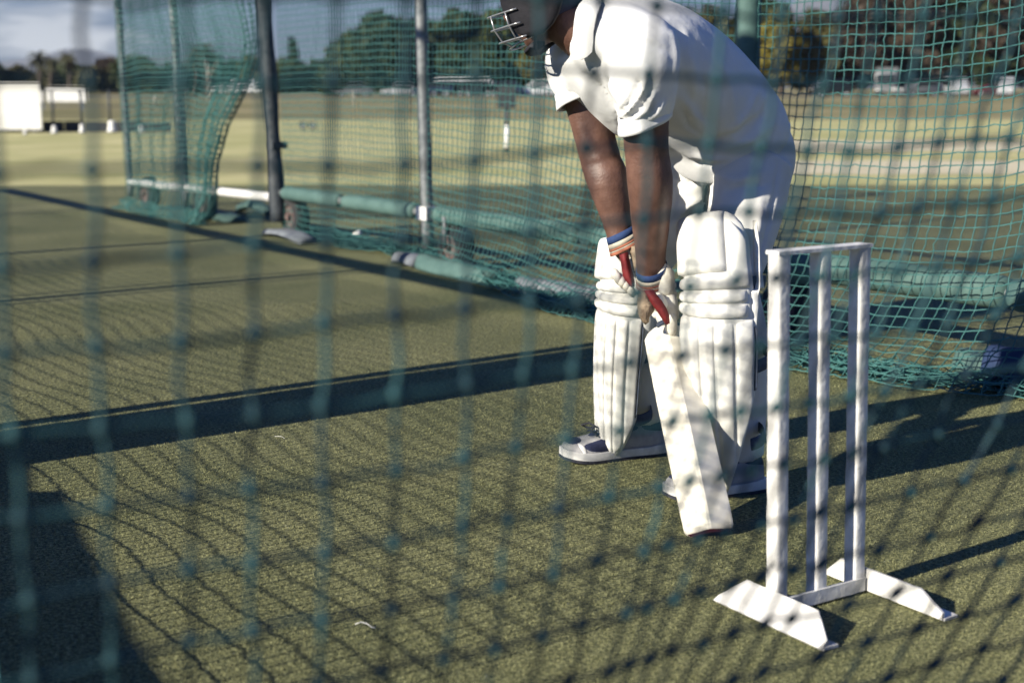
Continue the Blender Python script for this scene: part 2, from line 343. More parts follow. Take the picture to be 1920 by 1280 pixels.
# loose fibres of the artificial turf, standing where the camera can tell them apart
def fibres(n):
    r = np.random.default_rng(11); inv = r.uniform(1 / 6.5, 1 / 1.95, n); Y = 1 / inv; X = r.uniform(-0.42, 0.42, n) * Y + r.normal(0, 0.05, n)
    an = r.uniform(0, 2 * math.pi, n); ln = r.uniform(0.002, 0.0065, n) * (0.7 + 0.25 * Y / 3); wd = r.uniform(0.0006, 0.0012, n) * (0.6 + 0.4 * Y / 2.5); tilt = r.uniform(0.2, 1.2, n); ta = r.uniform(0, 2 * math.pi, n)
    b = np.stack([X, Y, np.zeros(n)], 1); s = np.stack([np.cos(an), np.sin(an), np.zeros(n)], 1) * wd[:, None]; t = np.stack([np.cos(ta) * np.sin(tilt), np.sin(ta) * np.sin(tilt), np.cos(tilt)], 1) * ln[:, None]
    V = np.stack([b - s, b + s, b + t], 1).reshape(-1, 3); me = bpy.data.meshes.new('turf_fibres'); me.vertices.add(3 * n); me.vertices.foreach_set('co', V.astype(np.float32).ravel()); me.loops.add(3 * n); me.polygons.add(n)
    me.loops.foreach_set('vertex_index', np.arange(3 * n, dtype=np.int32)); me.polygons.foreach_set('loop_start', np.arange(n, dtype=np.int32) * 3); me.update(calc_edges=True); return me
M_FIBRE = mat('turf_fibre', (0.0704, 0.0774, 0.0352), 0.8, (0.2816, 0.2758, 0.1350), 260, spec=0.2, detail=2, contrast=(0.36, 0.64))
fo = link('turf_fibres', fibres(300000), M_FIBRE, smooth=False, fix=False); tag(fo, 'short olive fibres of the artificial turf', 'turf', kind='stuff')
# far mountains
def hills(name, Y, prof, x0, x1, seed, depth=1500):
    n = 120; mb = MB(); xs = np.linspace(x0, x1, n); zt = np.array([prof(x) for x in xs]); rows = 10; V = []
    for j in range(rows):
        t = j / (rows - 1)
        for i in range(n):
            z = zt[i] * t ** 1.3 * (1 + 0.14 * float(wob(np.array(xs[i] / 90.), np.array(t * 4.0), seed, 1.0))) - 6
            V.append((xs[i], Y + depth * t, z))
    mb.add(V, [(j * n + i, j * n + i + 1, (j + 1) * n + i + 1, (j + 1) * n + i) for j in range(rows - 1) for i in range(n - 1)])
    return tag(obj(name, mb, M_HILL), kind='structure')
def pk(x, c, wd, h): return h * math.exp(-((x - c) / wd) ** 2)
hills('mountains', 4200, lambda x: 30 + pk(x, -1850, 420, 95) + pk(x, -1450, 300, 60) + pk(x, -900, 500, 25) + pk(x, 1250, 260, 235) + pk(x, 1650, 500, 120) + pk(x, 900, 300, 120), -4000, 4200, 4)

# ------------------------------------------------------------------ netting
def net_mesh(P, r, knot, name, sides=3, rows=True, cols=True):
    """P: (rows, cols, 3) node grid; every twine is a thin tube through its nodes, with a knot at each node"""
    P = np.asarray(P, float); V = []; Fq = []; Ft = []; off = 0
    def tubes(Q, ref):
        nonlocal off
        k, n, _ = Q.shape
        t = np.empty_like(Q); t[:, 1:-1] = Q[:, 2:] - Q[:, :-2]; t[:, 0] = Q[:, 1] - Q[:, 0]; t[:, -1] = Q[:, -1] - Q[:, -2]
        t /= np.linalg.norm(t, axis=2, keepdims=True) + 1e-9
        a = ref - t * (t @ ref)[..., None]; a /= np.linalg.norm(a, axis=2, keepdims=True) + 1e-9; b = np.cross(t, a)
        ang = np.arange(sides) * 2 * math.pi / sides
        R = Q[:, :, None, :] + r * (a[:, :, None, :] * np.cos(ang)[None, None, :, None] + b[:, :, None, :] * np.sin(ang)[None, None, :, None])
        V.append(R.reshape(-1, 3)); idx = (np.arange(k * n * sides).reshape(k, n, sides)) + off
        i0 = idx[:, :-1]; i1 = idx[:, 1:]; q = np.stack([i0, np.roll(i0, -1, 2), np.roll(i1, -1, 2), i1], -1)
        Fq.append(q.reshape(-1, 4)); off += k * n * sides
    def sub(Q, seed):        # a slack midpoint in every twine
        rg = np.random.default_rng(seed); mid = (Q[:, :-1] + Q[:, 1:]) / 2 + rg.normal(0, 0.0022, Q[:, :-1].shape)
        o = np.empty((Q.shape[0], Q.shape[1] * 2 - 1, 3)); o[:, ::2] = Q; o[:, 1::2] = mid; return o
    tubes(sub(P, 1), np.array([0.0, 0.2, 1.0])); tubes(sub(np.swapaxes(P, 0, 1), 2), np.array([1.0, 0.3, 0.0]))
    C = P.reshape(-1, 3); D = np.array([[1, 0, 0], [-1, 0, 0], [0, 1, 0], [0, -1, 0], [0, 0, 1], [0, 0, -1]]) * knot
    V.append((C[:, None, :] + D[None]).reshape(-1, 3))
    oc = np.array([[0, 2, 4], [2, 1, 4], [1, 3, 4], [3, 0, 4], [2, 0, 5], [1, 2, 5], [3, 1, 5], [0, 3, 5]])
    Ft = (np.arange(len(C))[:, None, None] * 6 + oc[None] + off).reshape(-1, 3)
    V = np.vstack(V); Fq = np.vstack(Fq); me = bpy.data.meshes.new(name)
    me.vertices.add(len(V)); me.vertices.foreach_set('co', V.astype(np.float32).ravel())
    nl = Fq.size + Ft.size; me.loops.add(nl); me.polygons.add(len(Fq) + len(Ft))
    me.loops.foreach_set('vertex_index', np.concatenate([Fq.ravel(), Ft.ravel()]).astype(np.int32))
    st = np.concatenate([np.arange(len(Fq)) * 4, Fq.size + np.arange(len(Ft)) * 3]).astype(np.int32)
    me.polygons.foreach_set('loop_start', st)
    me.update(calc_edges=True); return me

# net close to the camera: the back wall of the practice lane
def near_net():
    ni, z_top, cell = 30, 2.6, 0.053
    cols = np.arange(-6, ni - 6); nj = 62; P = np.zeros((nj, ni, 3)); dirn = np.array([0.865, 0.502, 0]); nrm = np.array([-0.50, 0.866, 0])
    for a, i in enumerate(cols):
        base = np.array([-0.300 + 0.0465 * i * (1 + 0.006 * max(i, 0)), 0.82 + 0.0268 * i * (1 + 0.006 * max(i, 0)), 0]); k = float(np.interp(i, [2, 6, 10, 14, 17], [0.0, 0.06, 0.16, 0.36, 0.48]))
        z = CAM_H - 0.172 * 1.0 + cell * 4; zz = []; push = 0.0; u = 0.0
        # walk down from above the horizon, the foot of the net bellying into the lane
        for j in range(nj):
            h = 2.55 - j * cell
            tilt = float(np.interp(h, [0.2, 0.45, 0.62, 0.80], [0.32, 0.28, 0.16, 0.0]))
            if j: push += cell * math.sin(tilt); zd = zd - cell * math.cos(tilt) if j else 2.55
            else: zd = 2.55
            lean = -k * (1.25 - zd) if zd < 1.25 else 0.0
            wv = 0.010 * float(wob(np.array(i * 0.5), np.array(zd * 9.0), 21, 1.0)); wx = 0.011 * float(wob(np.array(i * 0.6), np.array(zd * 8.0), 22, 1.0))
            p = base + dirn * (lean + wx) + nrm * (push + wv) + np.array([0, 0, max(zd, 0.012) + 0.008 * float(wob(np.array(i * 0.7), np.array(zd * 7.), 23, 1.0))])
            P[j, a] = p
    keep = P[:, :, 2].min(axis=1) > 0.0
    return P[keep]
Pn = near_net()
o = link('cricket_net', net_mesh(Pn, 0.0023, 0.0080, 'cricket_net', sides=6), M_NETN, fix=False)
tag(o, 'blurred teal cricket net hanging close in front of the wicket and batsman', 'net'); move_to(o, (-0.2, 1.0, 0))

# the cage beside the lane -----------------------------------------------------------------
RAIL_H = 0.30
A_DIR = Vector((-0.577, 0.817, 0)); X_DIR = Vector((-0.817, -0.577, 0))
def on_rail(px):                         # point on the long cage line seen in that column
    k = (px - CXP) / F_PX * 1.0 / CP; X0, Y0 = -1.62, 9.55
    # Y = Y0 - 1.417 (X - X0), X = k' Y  (k' corrected for the pitch at mid-height)
    kk = (px - CXP) / F_PX * (CP + 0.02)
    Y = (Y0 + 1.417 * X0) / (1 + 1.417 * kk); return Vector((kk * Y, Y, 0))
P3, P4, P5 = on_rail(524), on_rail(803), on_rail(1395)
P6 = P5 - A_DIR * 2.6
P1 = Vector((-3.22, 11.75, 0)); P2 = P1.lerp(P3, 0.42)
SPAN = 3.7; TOP = 3.0
def pole(mb, a, b, r, n=12, lump=0.0):
    pts = []; rr = []
    for q in np.linspace(0, 1, 40): pts.append(Vector(a).lerp(Vector(b), float(q))); rr.append(r * (1 + lump * float(wob(np.array(q * 30.), np.array(0.0), 31, 1.0))))
    mb.tube(pts, rr, n)
def pad_tube(mb, a, b, r, n=16, seed=0):
    a, b = Vector(a), Vector(b); m = 40; pts = []; rr = []
    for q in range(m):
        t = q / (m - 1); pts.append(a.lerp(b, t)); e = min(t, 1 - t) * (b - a).length
        rr.append(r * (1 - 0.10 * math.exp(-(e / 0.015) ** 2)) * (1 + 0.03 * float(wob(np.array(t * 18.), np.array(0.0), 40 + seed, 1.0))))
    mb.tube(pts, rr, n)
def wheel(parent, c, axis, r=0.13, wd=0.05):
    c = Vector(c); axis = Vector(axis).normalized(); up = Vector((0, 0, 1)); fw = axis.cross(up).normalized()
    mb = MB(); R = []
    prof = [(-wd, r * 0.55), (-wd, r * 0.86), (-wd * 0.6, r * 0.98), (0, r), (wd * 0.6, r * 0.98), (wd, r * 0.86), (wd, r * 0.55)]
    for k in range(28):
        a = 2 * math.pi * k / 28; d = fw * math.cos(a) + up * math.sin(a); R.append([c + axis * x + d * y for x, y in prof])
    R.append(R[0]); mb.rings(R, cap=False)
    wo = obj('wheel', mb, M_TYRE, parent, sharp=50)
    mb = MB(); mb.tube([c - axis * wd * 0.8, c + axis * wd * 0.8], r * 0.56, 20); mb.tube([c - axis * wd * 1.3, c + axis * wd * 1.3], r * 0.16, 10)
    obj('hub', mb, M_HUB, wo, sharp=40); return wo

# long cage: posts 4, 5, 6 with padded rails; out of the frame its far side and roof bars, whose shadows cross the lane
cage = thing('practice_cage', 'wheeled practice net cage with teal padded bottom rail behind batsman', 'net frame', P4)
far = thing('practice_cage', 'wheeled net cage with bare pale bottom rail and thin grey poles', 'net frame', P3)
def post(parent, P, r, m, lean=(0, 0), top=TOP, z0=0.10, lump=0.0, name='post'):
    mb = MB(); pole(mb, P + Vector((0, 0, z0)), P + Vector((lean[0], lean[1], top)), r, 14, lump); return obj(name, mb, m, parent)
post(cage, P4, 0.036, M_GALV, (-0.06, 0)); post(cage, P6, 0.036, M_GALV)
post(cage, P5, 0.036, M_GALV, (-0.03, 0))
mb = MB(); pad_tube(mb, P5 + Vector((0, 0, 0.45)), P5 + Vector((-0.02, 0, 2.3)), 0.052); obj('post_padding', mb, M_FOAM, cage)
up = lambda z: Vector((0, 0, z))
mb = MB(); mb.tube([P3 + A_DIR * -0.03 + up(RAIL_H), P6 + up(RAIL_H)], 0.022, 10); obj('bottom_rail', mb, M_GALV, cage)
for a, b, r, sd in ((0.06, 0.90, 0.047, 1), ):
    pass
def rail_pad(Pa, Pb, t0, t1, r, sd):
    mb = MB(); a, b = Pa.lerp(Pb, t0) + up(RAIL_H), Pa.lerp(Pb, t1) + up(RAIL_H); pad_tube(mb, a, b, r, 18, sd); obj('rail_padding', mb, M_FOAM, cage)
rail_pad(P3, P4, 0.06, 0.46, 0.045, 1); rail_pad(P3, P4, 0.50, 0.93, 0.046, 2); rail_pad(P4, P5, 0.045, 0.56, 0.052, 3); rail_pad(P4, P5, 0.575, 0.975, 0.052, 4)
rail_pad(P5, P6, 0.02, 0.50, 0.060, 5); rail_pad(P5, P6, 0.51, 0.97, 0.060, 6)
mb = MB(); mb.box(P4 + up(RAIL_H), A_DIR, X_DIR, (0, 0, 1), 0.055, 0.045, 0.038); obj('rail_clamp', mb, M_STEEL, cage, smooth=False)
for P in (P4, P5, P6): wheel(cage, P - A_DIR * 0.26 - X_DIR * 0.02 + up(0.13), X_DIR)
for P in (P4, P5, P6):           # fork carrying each wheel
    c = P - A_DIR * 0.26 - X_DIR * 0.02
    for q in (-1, 1): mb = MB(); mb.tube([c + X_DIR * (0.075 * q) + up(0.13), c + X_DIR * (0.075 * q) + up(RAIL_H)], 0.012, 8); obj('wheel_fork', mb, M_GALV, cage)
for P, m, r in ((P4, M_GALV, 0.034), (P5, M_GALV, 0.034)):
    Q = P + X_DIR * SPAN
    post(cage, Q, r, m); mb = MB(); mb.tube([P + up(TOP), Q + up(TOP)], 0.032, 10); obj('roof_bar', mb, M_GALV, cage)
for Pa, Pb in ((P4, P6), (P4 + X_DIR * SPAN, P5 + X_DIR * SPAN)):
    mb = MB(); mb.tube([Pa + up(TOP), Pb + up(TOP)], 0.03, 10); obj('top_rail', mb, M_GALV, cage)
# stay ropes beside the far-side post of frame 4: three thin lines on the turf
for d in (-0.12, 0.14):
    mb = MB(); Q = P4 + X_DIR * SPAN + A_DIR * d; mb.tube([Q + up(0.02), Q + up(TOP)], 0.014, 8); obj('stay_rope', mb, M_NET, cage)
# thick padded pair of uprights at frame 5 on the far side
Q5 = P5 + X_DIR * SPAN
for d, r, d2 in ((-0.34, 0.15, -0.34), (-0.145, 0.08, -0.10)):
    mb = MB(); pad_tube(mb, Q5 + A_DIR * d + up(0.05), Q5 + A_DIR * d2 + up(2.9), r); obj('post_padding', mb, M_FOAM, cage)

# net roll added out of the frame, casting the dark line along the hem
mb = MB(); pts = []; rr = []
for q in range(120):
    t_ = 10.2 * q / 119 - 0.1; pts.append(Q5 + A_DIR * t_ + up(1.575)); rr.append(0.048 * (1 + 0.14 * float(wob(np.array(t_ * 6.), np.array(0.0), 88, 1.0))))
mb.tube(pts, rr, 14); obj('unseen_net_roll', mb, M_NET, cage)
post(far, P1, 0.027, M_GALV, (-0.05, 0)); post(far, P2, 0.033, M_GALV, (-0.06, 0.0)); post(far, P3, 0.054, M_DARKPOLE, (-0.12, 0), lump=0.16)
mb = MB(); pole(mb, P1 + up(0.22), P3 + up(0.26), 0.032, 12); obj('bottom_rail', mb, M_STEEL, far)
mb = MB(); mb.tube([P1 + up(TOP), P2 + up(TOP), P3 + up(TOP)], 0.03, 10); obj('top_rail', mb, M_GALV, far)
for P in (P1.lerp(P3, 0.06), P1.lerp(P3, 0.47), P3 + Vector((0.02, -0.03, 0))): wheel(far, P + Vector((0.10, -0.02, 0.14)), X_DIR, 0.14)
mb = MB(); mb.box(P3 + up(0.62), A_DIR, X_DIR, (0, 0, 1), 0.055, 0.055, 0.022); obj('clamp', mb, M_DARKPOLE, far, smooth=False)
Q3 = P3 + X_DIR * SPAN
post(far, Q3, 0.045, M_GALV); mb = MB(); mb.tube([P3 + up(TOP), Q3 + up(TOP)], 0.032, 10); obj('roof_bar', mb, M_GALV, far)
Q1 = P1 + X_DIR * SPAN
post(far, Q1, 0.03, M_GALV)

# curtain of net on the long cage, hanging to the ground and lying on it
hem_px = [(505, 437), (640, 463), (760, 492), (880, 532), (1000, 575), (1115, 612), (1300, 662), (1500, 703), (1700, 735), (1900, 752), (2200, 800)]
hem = [ground(*q) for q in hem_px]
def hem_at(R):
    s = [(h - P3).dot(-A_DIR) for h in hem]; q = (R - P3).dot(-A_DIR)
    d = [(h - P3).dot(X_DIR) for h in hem]; return float(np.interp(q, s, d))
def curtain(s0, s1, cell, zt, hemfun, seed, base, along, out_dir, extra=24):
    ns = int((s1 - s0) / cell); prof = [(1.0, 0.015), (0.97, 0.035), (0.80, 0.06), (0.55, 0.14), (0.30, 0.30), (0.12, 0.55), (0.04, 0.85), (0.0, 1.2), (0.0, zt)]
    cols = []
    for i in range(ns + 1):
        s = s0 + i * cell; R = base + along * s; o = hemfun(R); pr = [(max(o, 0.03) * a, z) for a, z in prof]
        L = np.cumsum([0] + [math.hypot(pr[k + 1][0] - pr[k][0], pr[k + 1][1] - pr[k][1]) for k in range(len(pr) - 1)])
        cols.append((R, pr, L))
    nj = int(max(c[2][-1] for c in cols) / cell); P = np.zeros((nj + extra, ns + 1, 3))
    for i, (R, pr, Ln) in enumerate(cols):
        s = s0 + i * cell
        for j in range(nj + extra):
            t = j - extra
            if t < 0:      # loose folds lying on the ground along the hem
                q = -t; ofs = pr[0][0] - 0.16 + 0.16 * float(wob(np.array(s * 5.), np.array(q * 0.9), seed + 5, 1.0)); z = 0.012 + 0.06 * abs(float(wob(np.array(s * 7.), np.array(q * 1.3), seed + 6, 1.0)))
            else:
                ll = Ln[-1] * t / (nj - 1); ofs = float(np.interp(ll, Ln, [p[0] for p in pr])); z = float(np.interp(ll, Ln, [p[1] for p in pr]))
            low = math.exp(-z / 0.5)
            fold = (0.020 + 0.035 * low) * float(wob(np.array(s * 3.2), np.array(z * 0.9), seed, 1.0))
            sx = 0.012 * float(wob(np.array(s * 2.0), np.array(z * 2.5), seed + 1, 1.0)); dz = 0.014 * float(wob(np.array(s * 2.4), np.array(z * 2.0), seed + 2, 1.0)) * min(1, z * 3)
            if z < 0.12 and t >= 0: z += 0.02 * abs(float(wob(np.array(s * 8.), np.array(t * 1.1), seed + 7, 1.0)))
            p = R + out_dir * (ofs + fold) + along * sx; P[j, i] = (p.x, p.y, max(z + dz, 0.008))
    return P
Pc = curtain(0.05, (P6 - P3).length + 0.3, 0.044, TOP, hem_at, 50, P3, -A_DIR, X_DIR)
o = link('cricket_net', net_mesh(Pc, 0.0028, 0.0046, 'cricket_net'), M_NET, fix=False)
tag(o, 'teal mesh curtain on the cage behind batsman, its foot piled on turf', 'net'); move_to(o, P4)

# curtain on the far cage, its near edge drawn aside into a rope of mesh
def far_curtain():
    Lr = (P3 - P1).length; cell = 0.044; ns = int(Lr / cell * 1.3); nj = 68; P = np.zeros((nj, ns + 1, 3)); d = (P3 - P1).normalized(); nrm = Vector((d.y, -d.x, 0)) * -1
    nrm = X_DIR
    for j in range(nj):
        z = j * cell
        b = float(np.interp(z, [0, 0.25, 0.45, 0.75, 1.05, 1.3, 1.7], [0.66, 0.66, 0.68, 0.76, 0.90, 0.985, 1.0]))
        pw = float(np.interp(z, [0, 1.0, 1.6], [1.9, 1.6, 1.05]))
        for i in range(ns + 1):
            s = i / ns; g = b * (1 - (1 - s) ** pw)
            fold = 0.03 * float(wob(np.array(s * 16.), np.array(z * 0.8), 61, 1.0)) + 0.03 * (s > 0.85) * math.sin(i * 1.7)
            zz = max(0.012, z + 0.05 * float(wob(np.array(s * 6.), np.array(z * 1.4), 62, 1.0)) * min(1, z * 2))
            if j < 5: fold += 0.12 - 0.02 * j + 0.05 * float(wob(np.array(s * 30.), np.array(j * 1.0), 63, 1.0)); zz = 0.012 + 0.02 * j
            p = P1 + d * (g * Lr) + nrm * (fold + 0.06); P[j, i] = (p.x, p.y, zz)
    return P
o = link('cricket_net', net_mesh(far_curtain(), 0.0040, 0.0058, 'cricket_net'), M_NET, fix=False)
tag(o, 'teal mesh curtain on the far cage, drawn aside beside the dark pole', 'net'); move_to(o, P2)

# net on the open side of the lane (outside the frame): its mesh ripples in shadow on the turf
def side_curtain():
    cell = 0.038; a = P5 + X_DIR * SPAN - A_DIR * 2.3; n = int(10.6 / cell); nj = 38; P = np.zeros((nj, n, 3))
    S, Z = np.meshgrid(np.arange(n) * cell, np.arange(nj) * cell)
    fold = 0.022 * np.sin(S * 4.2 + 1.3 * np.sin(Z * 1.1)) + 0.008 * np.sin(S * 9.3 + 1.0 + 0.8 * Z); sx = 0.020 * np.sin(S * 2.3 + Z * 1.7) + 0.010 * np.sin(S * 5.1 - Z * 2.9) + 0.006 * wob(S, Z, 72, 3.0)
    P[..., 0] = a.x + A_DIR.x * (S + sx) + X_DIR.x * fold; P[..., 1] = a.y + A_DIR.y * (S + sx) + X_DIR.y * fold; P[..., 2] = np.maximum(0.01, Z + (0.012 * np.sin(S * 3.1 + 0.6 * Z) + 0.006 * np.sin(S * 8.2) + 0.004 * wob(S, Z, 73, 3.0)) * np.minimum(1, Z * 2))
    return P
o = link('cricket_net', net_mesh(side_curtain(), 0.0024, 0.0036, 'cricket_net'), M_NET, fix=False)
tag(o, 'teal mesh curtain on the open side of the lane, beyond the picture', 'net'); move_to(o, P5 + X_DIR * SPAN)

# added canvas screen out of the frame, shaped to shade the lower left corner
def screen():
    u_top = SH.to_2d(); c = 1 / math.tan(SUN_EL)
    edge = [ground(44, 862), ground(50, 870), ground(52, 921),  ground(114, 921), ground(130, 960), ground(152, 1005), ground(192, 1085), ground(250, 1200), ground(300, 1285), ground(345, 1380)]
    H = [0.93, 0.93, 0.93, 0.95, 0.97, 1.0, 1.03, 1.05, 1.05, 1.05]; tops = []
    for e, h in zip(edge, H): tops.append(e - SH * (h * c) + up(h))
    # stand the screen on one line
    a, b = tops[1], tops[-1]; d = Vector((b.x - a.x, b.y - a.y, 0)).normalized(); mb = MB(); A = []; B = []
    nrm = Vector((d.y, -d.x, 0))
    for t in tops: A.append([t + nrm * 0.015, Vector((t.x, t.y, 0.02)) + nrm * 0.015]); B.append([t - nrm * 0.015, Vector((t.x, t.y, 0.02)) - nrm * 0.015])
    mb.shell(A[1:], B[1:]); return mb, tops
smb, tops = screen()
root = thing('shadow_screen', 'low dark canvas screen added out of view to shade the lower left turf', 'screen', (tops[4].x, tops[4].y, 0))
obj('canvas', smb, M_CANVAS, root, smooth=False)
mb = MB()
for k in (2, 4, 6, 9): mb = MB(); mb.tube([Vector((tops[k].x, tops[k].y, 0)), tops[k]], 0.02, 8); obj('support_post', mb, M_DARKPOLE, root)

# foam and canvas lying along the foot of the net
def slab(name, label, cat, a, b, wd, th, m, group=None, curve=0.0, seed=0):
    a, b = Vector(a), Vector(b); d = (b - a).normalized(); s = Vector((d.y, -d.x, 0)); A = []; B = []; n = 14
    for i in range(n):
        t = i / (n - 1); c = a.lerp(b, t) + up(curve * math.sin(math.pi * t)); ww = wd * (1 - 0.35 * (abs(2 * t - 1) ** 4)); ra, rb = [], []
        for k in range(7):
            q = k / 6 * 2 - 1; ra.append(c + s * (ww * q) + up(th * (1 - 0.75 * q ** 4) + 0.006 + 0.01 * float(wob(np.array(t * 9.), np.array(q * 2.), seed, 1.0)))); rb.append(c + s * (ww * q * 0.96) + up(0.004))
        A.append(ra); B.append(rb)
    mb = MB(); mb.shell(A, B); o = obj(name, mb, m); tag(o, label, cat, group); move_to(o, (a + b) / 2); return o
slab('foam_offcut', 'small pale teal foam offcut at the foot of the far net', 'foam', ground(402, 409), ground(446, 418), 0.10, 0.05, M_FOAM, seed=1)
slab('foam_offcut', 'curved teal foam strip lying just left of the dark pole wheel', 'foam', ground(448, 398), ground(505, 404), 0.06, 0.05, M_FOAM, curve=0.05, seed=2)
slab('weight_strip', 'grey flat weight strip at the foot of the dark pole', 'weight', ground(504, 440), ground(578, 458), 0.09, 0.03, M_FOAMD, curve=0.03, seed=3)
slab('foam_offcut', 'teal foam half-roll tucked into the net hem left of batsman', 'foam', ground(793, 503), ground(925, 535), 0.085, 0.075, M_FOAM, seed=4)
slab('foam_offcut', 'worn grey foam length under net beside the front pad', 'foam', ground(975, 548), ground(1125, 572), 0.075, 0.075, M_FOAMD, seed=5)
slab('net_bag', 'folded grey canvas heap under the net below the cage clamp', 'bag', ground(748, 493), ground(786, 501), 0.07, 0.05, M_FOAMD, curve=0.02, seed=9)
slab('foam_offcut', 'pale teal foam end beside blue canvas at right edge', 'foam', ground(1800, 692), ground(1862, 706), 0.07, 0.07, M_FOAM, seed=6)
slab('canvas_roll', 'blue canvas roll under the net at right edge', 'canvas', ground(1852, 712), ground(1990, 735), 0.095, 0.12, M_BLUE, seed=7)
def scrap(label, px, py, pts, m, r, cat='litter', name='paper_scrap'):
    g = ground(px, py); mb = MB(); mb.tube([g + Vector(p) for p in pts], r, 6, flat=0.4); o = obj(name, mb, m); tag(o, label, cat); move_to(o, g)
scrap('short curled white string lying on the near turf', 685, 1178, [(-0.02, 0.008, 0.006), (-0.008, 0.004, 0.012), (0.004, 0.0, 0.010), (0.012, -0.006, 0.006), (0.02, -0.008, 0.005)], M_WHITE, 0.0009, name='string_scrap')
scrap('small white scrap caught in the net below the clamp', 862, 480, [(-0.05, 0.0, 0.03), (-0.02, -0.01, 0.02), (0.03, 0.01, 0.025)], M_WHITE, 0.016)
scrap('small white scrap in the net near the grey weight strip', 668, 452, [(-0.02, 0.0, 0.03), (0.01, -0.01, 0.05), (0.03, 0.01, 0.06)], M_WHITE, 0.018)
scrap('bent white straw lying on the turf left of front shoe', 527, 822, [(-0.02, 0.012, 0.004), (0, 0, 0.007), (0.012, -0.012, 0.004)], M_WHITE, 0.0006, name='straw_scrap')

# ------------------------------------------------------------------ wicket
def wicket():
    Lb, Rb = ground(1456, 1148), ground(1601, 1108); d = (Rb - Lb); d.z = 0; d.normalize(); n = Vector((d.y, -d.x, 0)); H = 0.711
    root = thing('metal_wicket', 'white painted steel wicket of three stumps on angled feet', 'wicket', (Lb + Rb) / 2)
    hs = 0.0165; LEAN = Vector((-0.019, 0, 0))
    for k, q in enumerate((0.0, 0.5, 1.0)):
        c = Lb.lerp(Rb, q); mb = MB(); R = []; m = 30
        for i in range(m):
            z = 0.006 + (H - 0.014) * i / (m - 1); rg = []
            for a in range(24):
                th = 2 * math.pi * a / 24 + math.pi / 24; ca, sa = math.cos(th), math.sin(th); e = 0.42
                j = 1 + 0.018 * float(wob(np.array(a * 0.8 + k * 5), np.array(z * 55), 80 + k, 1.0))
                rg.append(c + d * (hs * j * math.copysign(abs(ca) ** e, ca)) + n * (hs * j * math.copysign(abs(sa) ** e, sa)) + up(z) + LEAN * (z / H))
            R.append(rg)
        mb.rings(R); obj('stump', mb, M_STEEL, root, sharp=60)
    mb = MB(); mb.box((Lb + Rb) / 2 + up(H - 0.004) + LEAN, d, n, (0, 0, 1), (Rb - Lb).length / 2 + hs + 0.001, hs + 0.001, 0.0035); obj('top_bar', mb, M_STEEL, root, smooth=False)
    mb = MB(); mb.box((Lb + Rb) / 2 + up(0.0145), d, n, (0, 0, 1), (Rb - Lb).length / 2 - hs, 0.016, 0.004); mb.box((Lb + Rb) / 2 + up(0.02) + n * 0.0185, d, n, (0, 0, 1), (Rb - Lb).length / 2 + 0.01, 0.002, 0.014); obj('base_bar', mb, M_STEEL, root, smooth=False)
    # feet: lengths of angle plate running along the lane; e runs towards the camera
    e = n.copy()
    def foot(c, side, tilt, hgt, a0, a1):
        # an upright (or leaning) lit plate with cut corners, and a flat plate on the ground behind it
        lean = d * (-side * math.sin(tilt)) + up(math.cos(tilt)); th = 0.003
        prof = [(-a0, 0.0), (-a0 + 0.004, hgt * 0.20), (-a0 + 0.045, hgt), (a1 - 0.062, hgt), (a1 - 0.006, hgt * 0.30), (a1 - 0.014, 0.0)]
        nn = d * math.cos(tilt) + up(side * math.sin(tilt))
        A = [[c + e * x + up(0.004) + nn * th, c + e * x + lean * (-y) * -1 + up(0.004) + nn * th] for x, y in prof]
        B = [[c + e * x + up(0.004) - nn * th, c + e * x + lean * y + up(0.004) - nn * th] for x, y in prof]
        mb = MB(); mb.shell(A, B); f = obj('foot_plate', mb, M_STEEL, root, smooth=False)
        mb = MB(); cc = c + d * 0.021 * side; mb.box(cc + e * ((a1 - a0) / 2) + up(0.0045), d, e, (0, 0, 1), 0.019, (a0 + a1) / 2 - 0.004, 0.0025); obj('ground_plate', mb, M_STEEL, f, smooth=False)
        return f
    foot(Lb + d * -0.066, 1, -0.80, 0.066, 0.108, 0.192); foot(Rb + d * 0.0205, 1, 0.02, 0.046, 0.10, 0.215)
wicket()

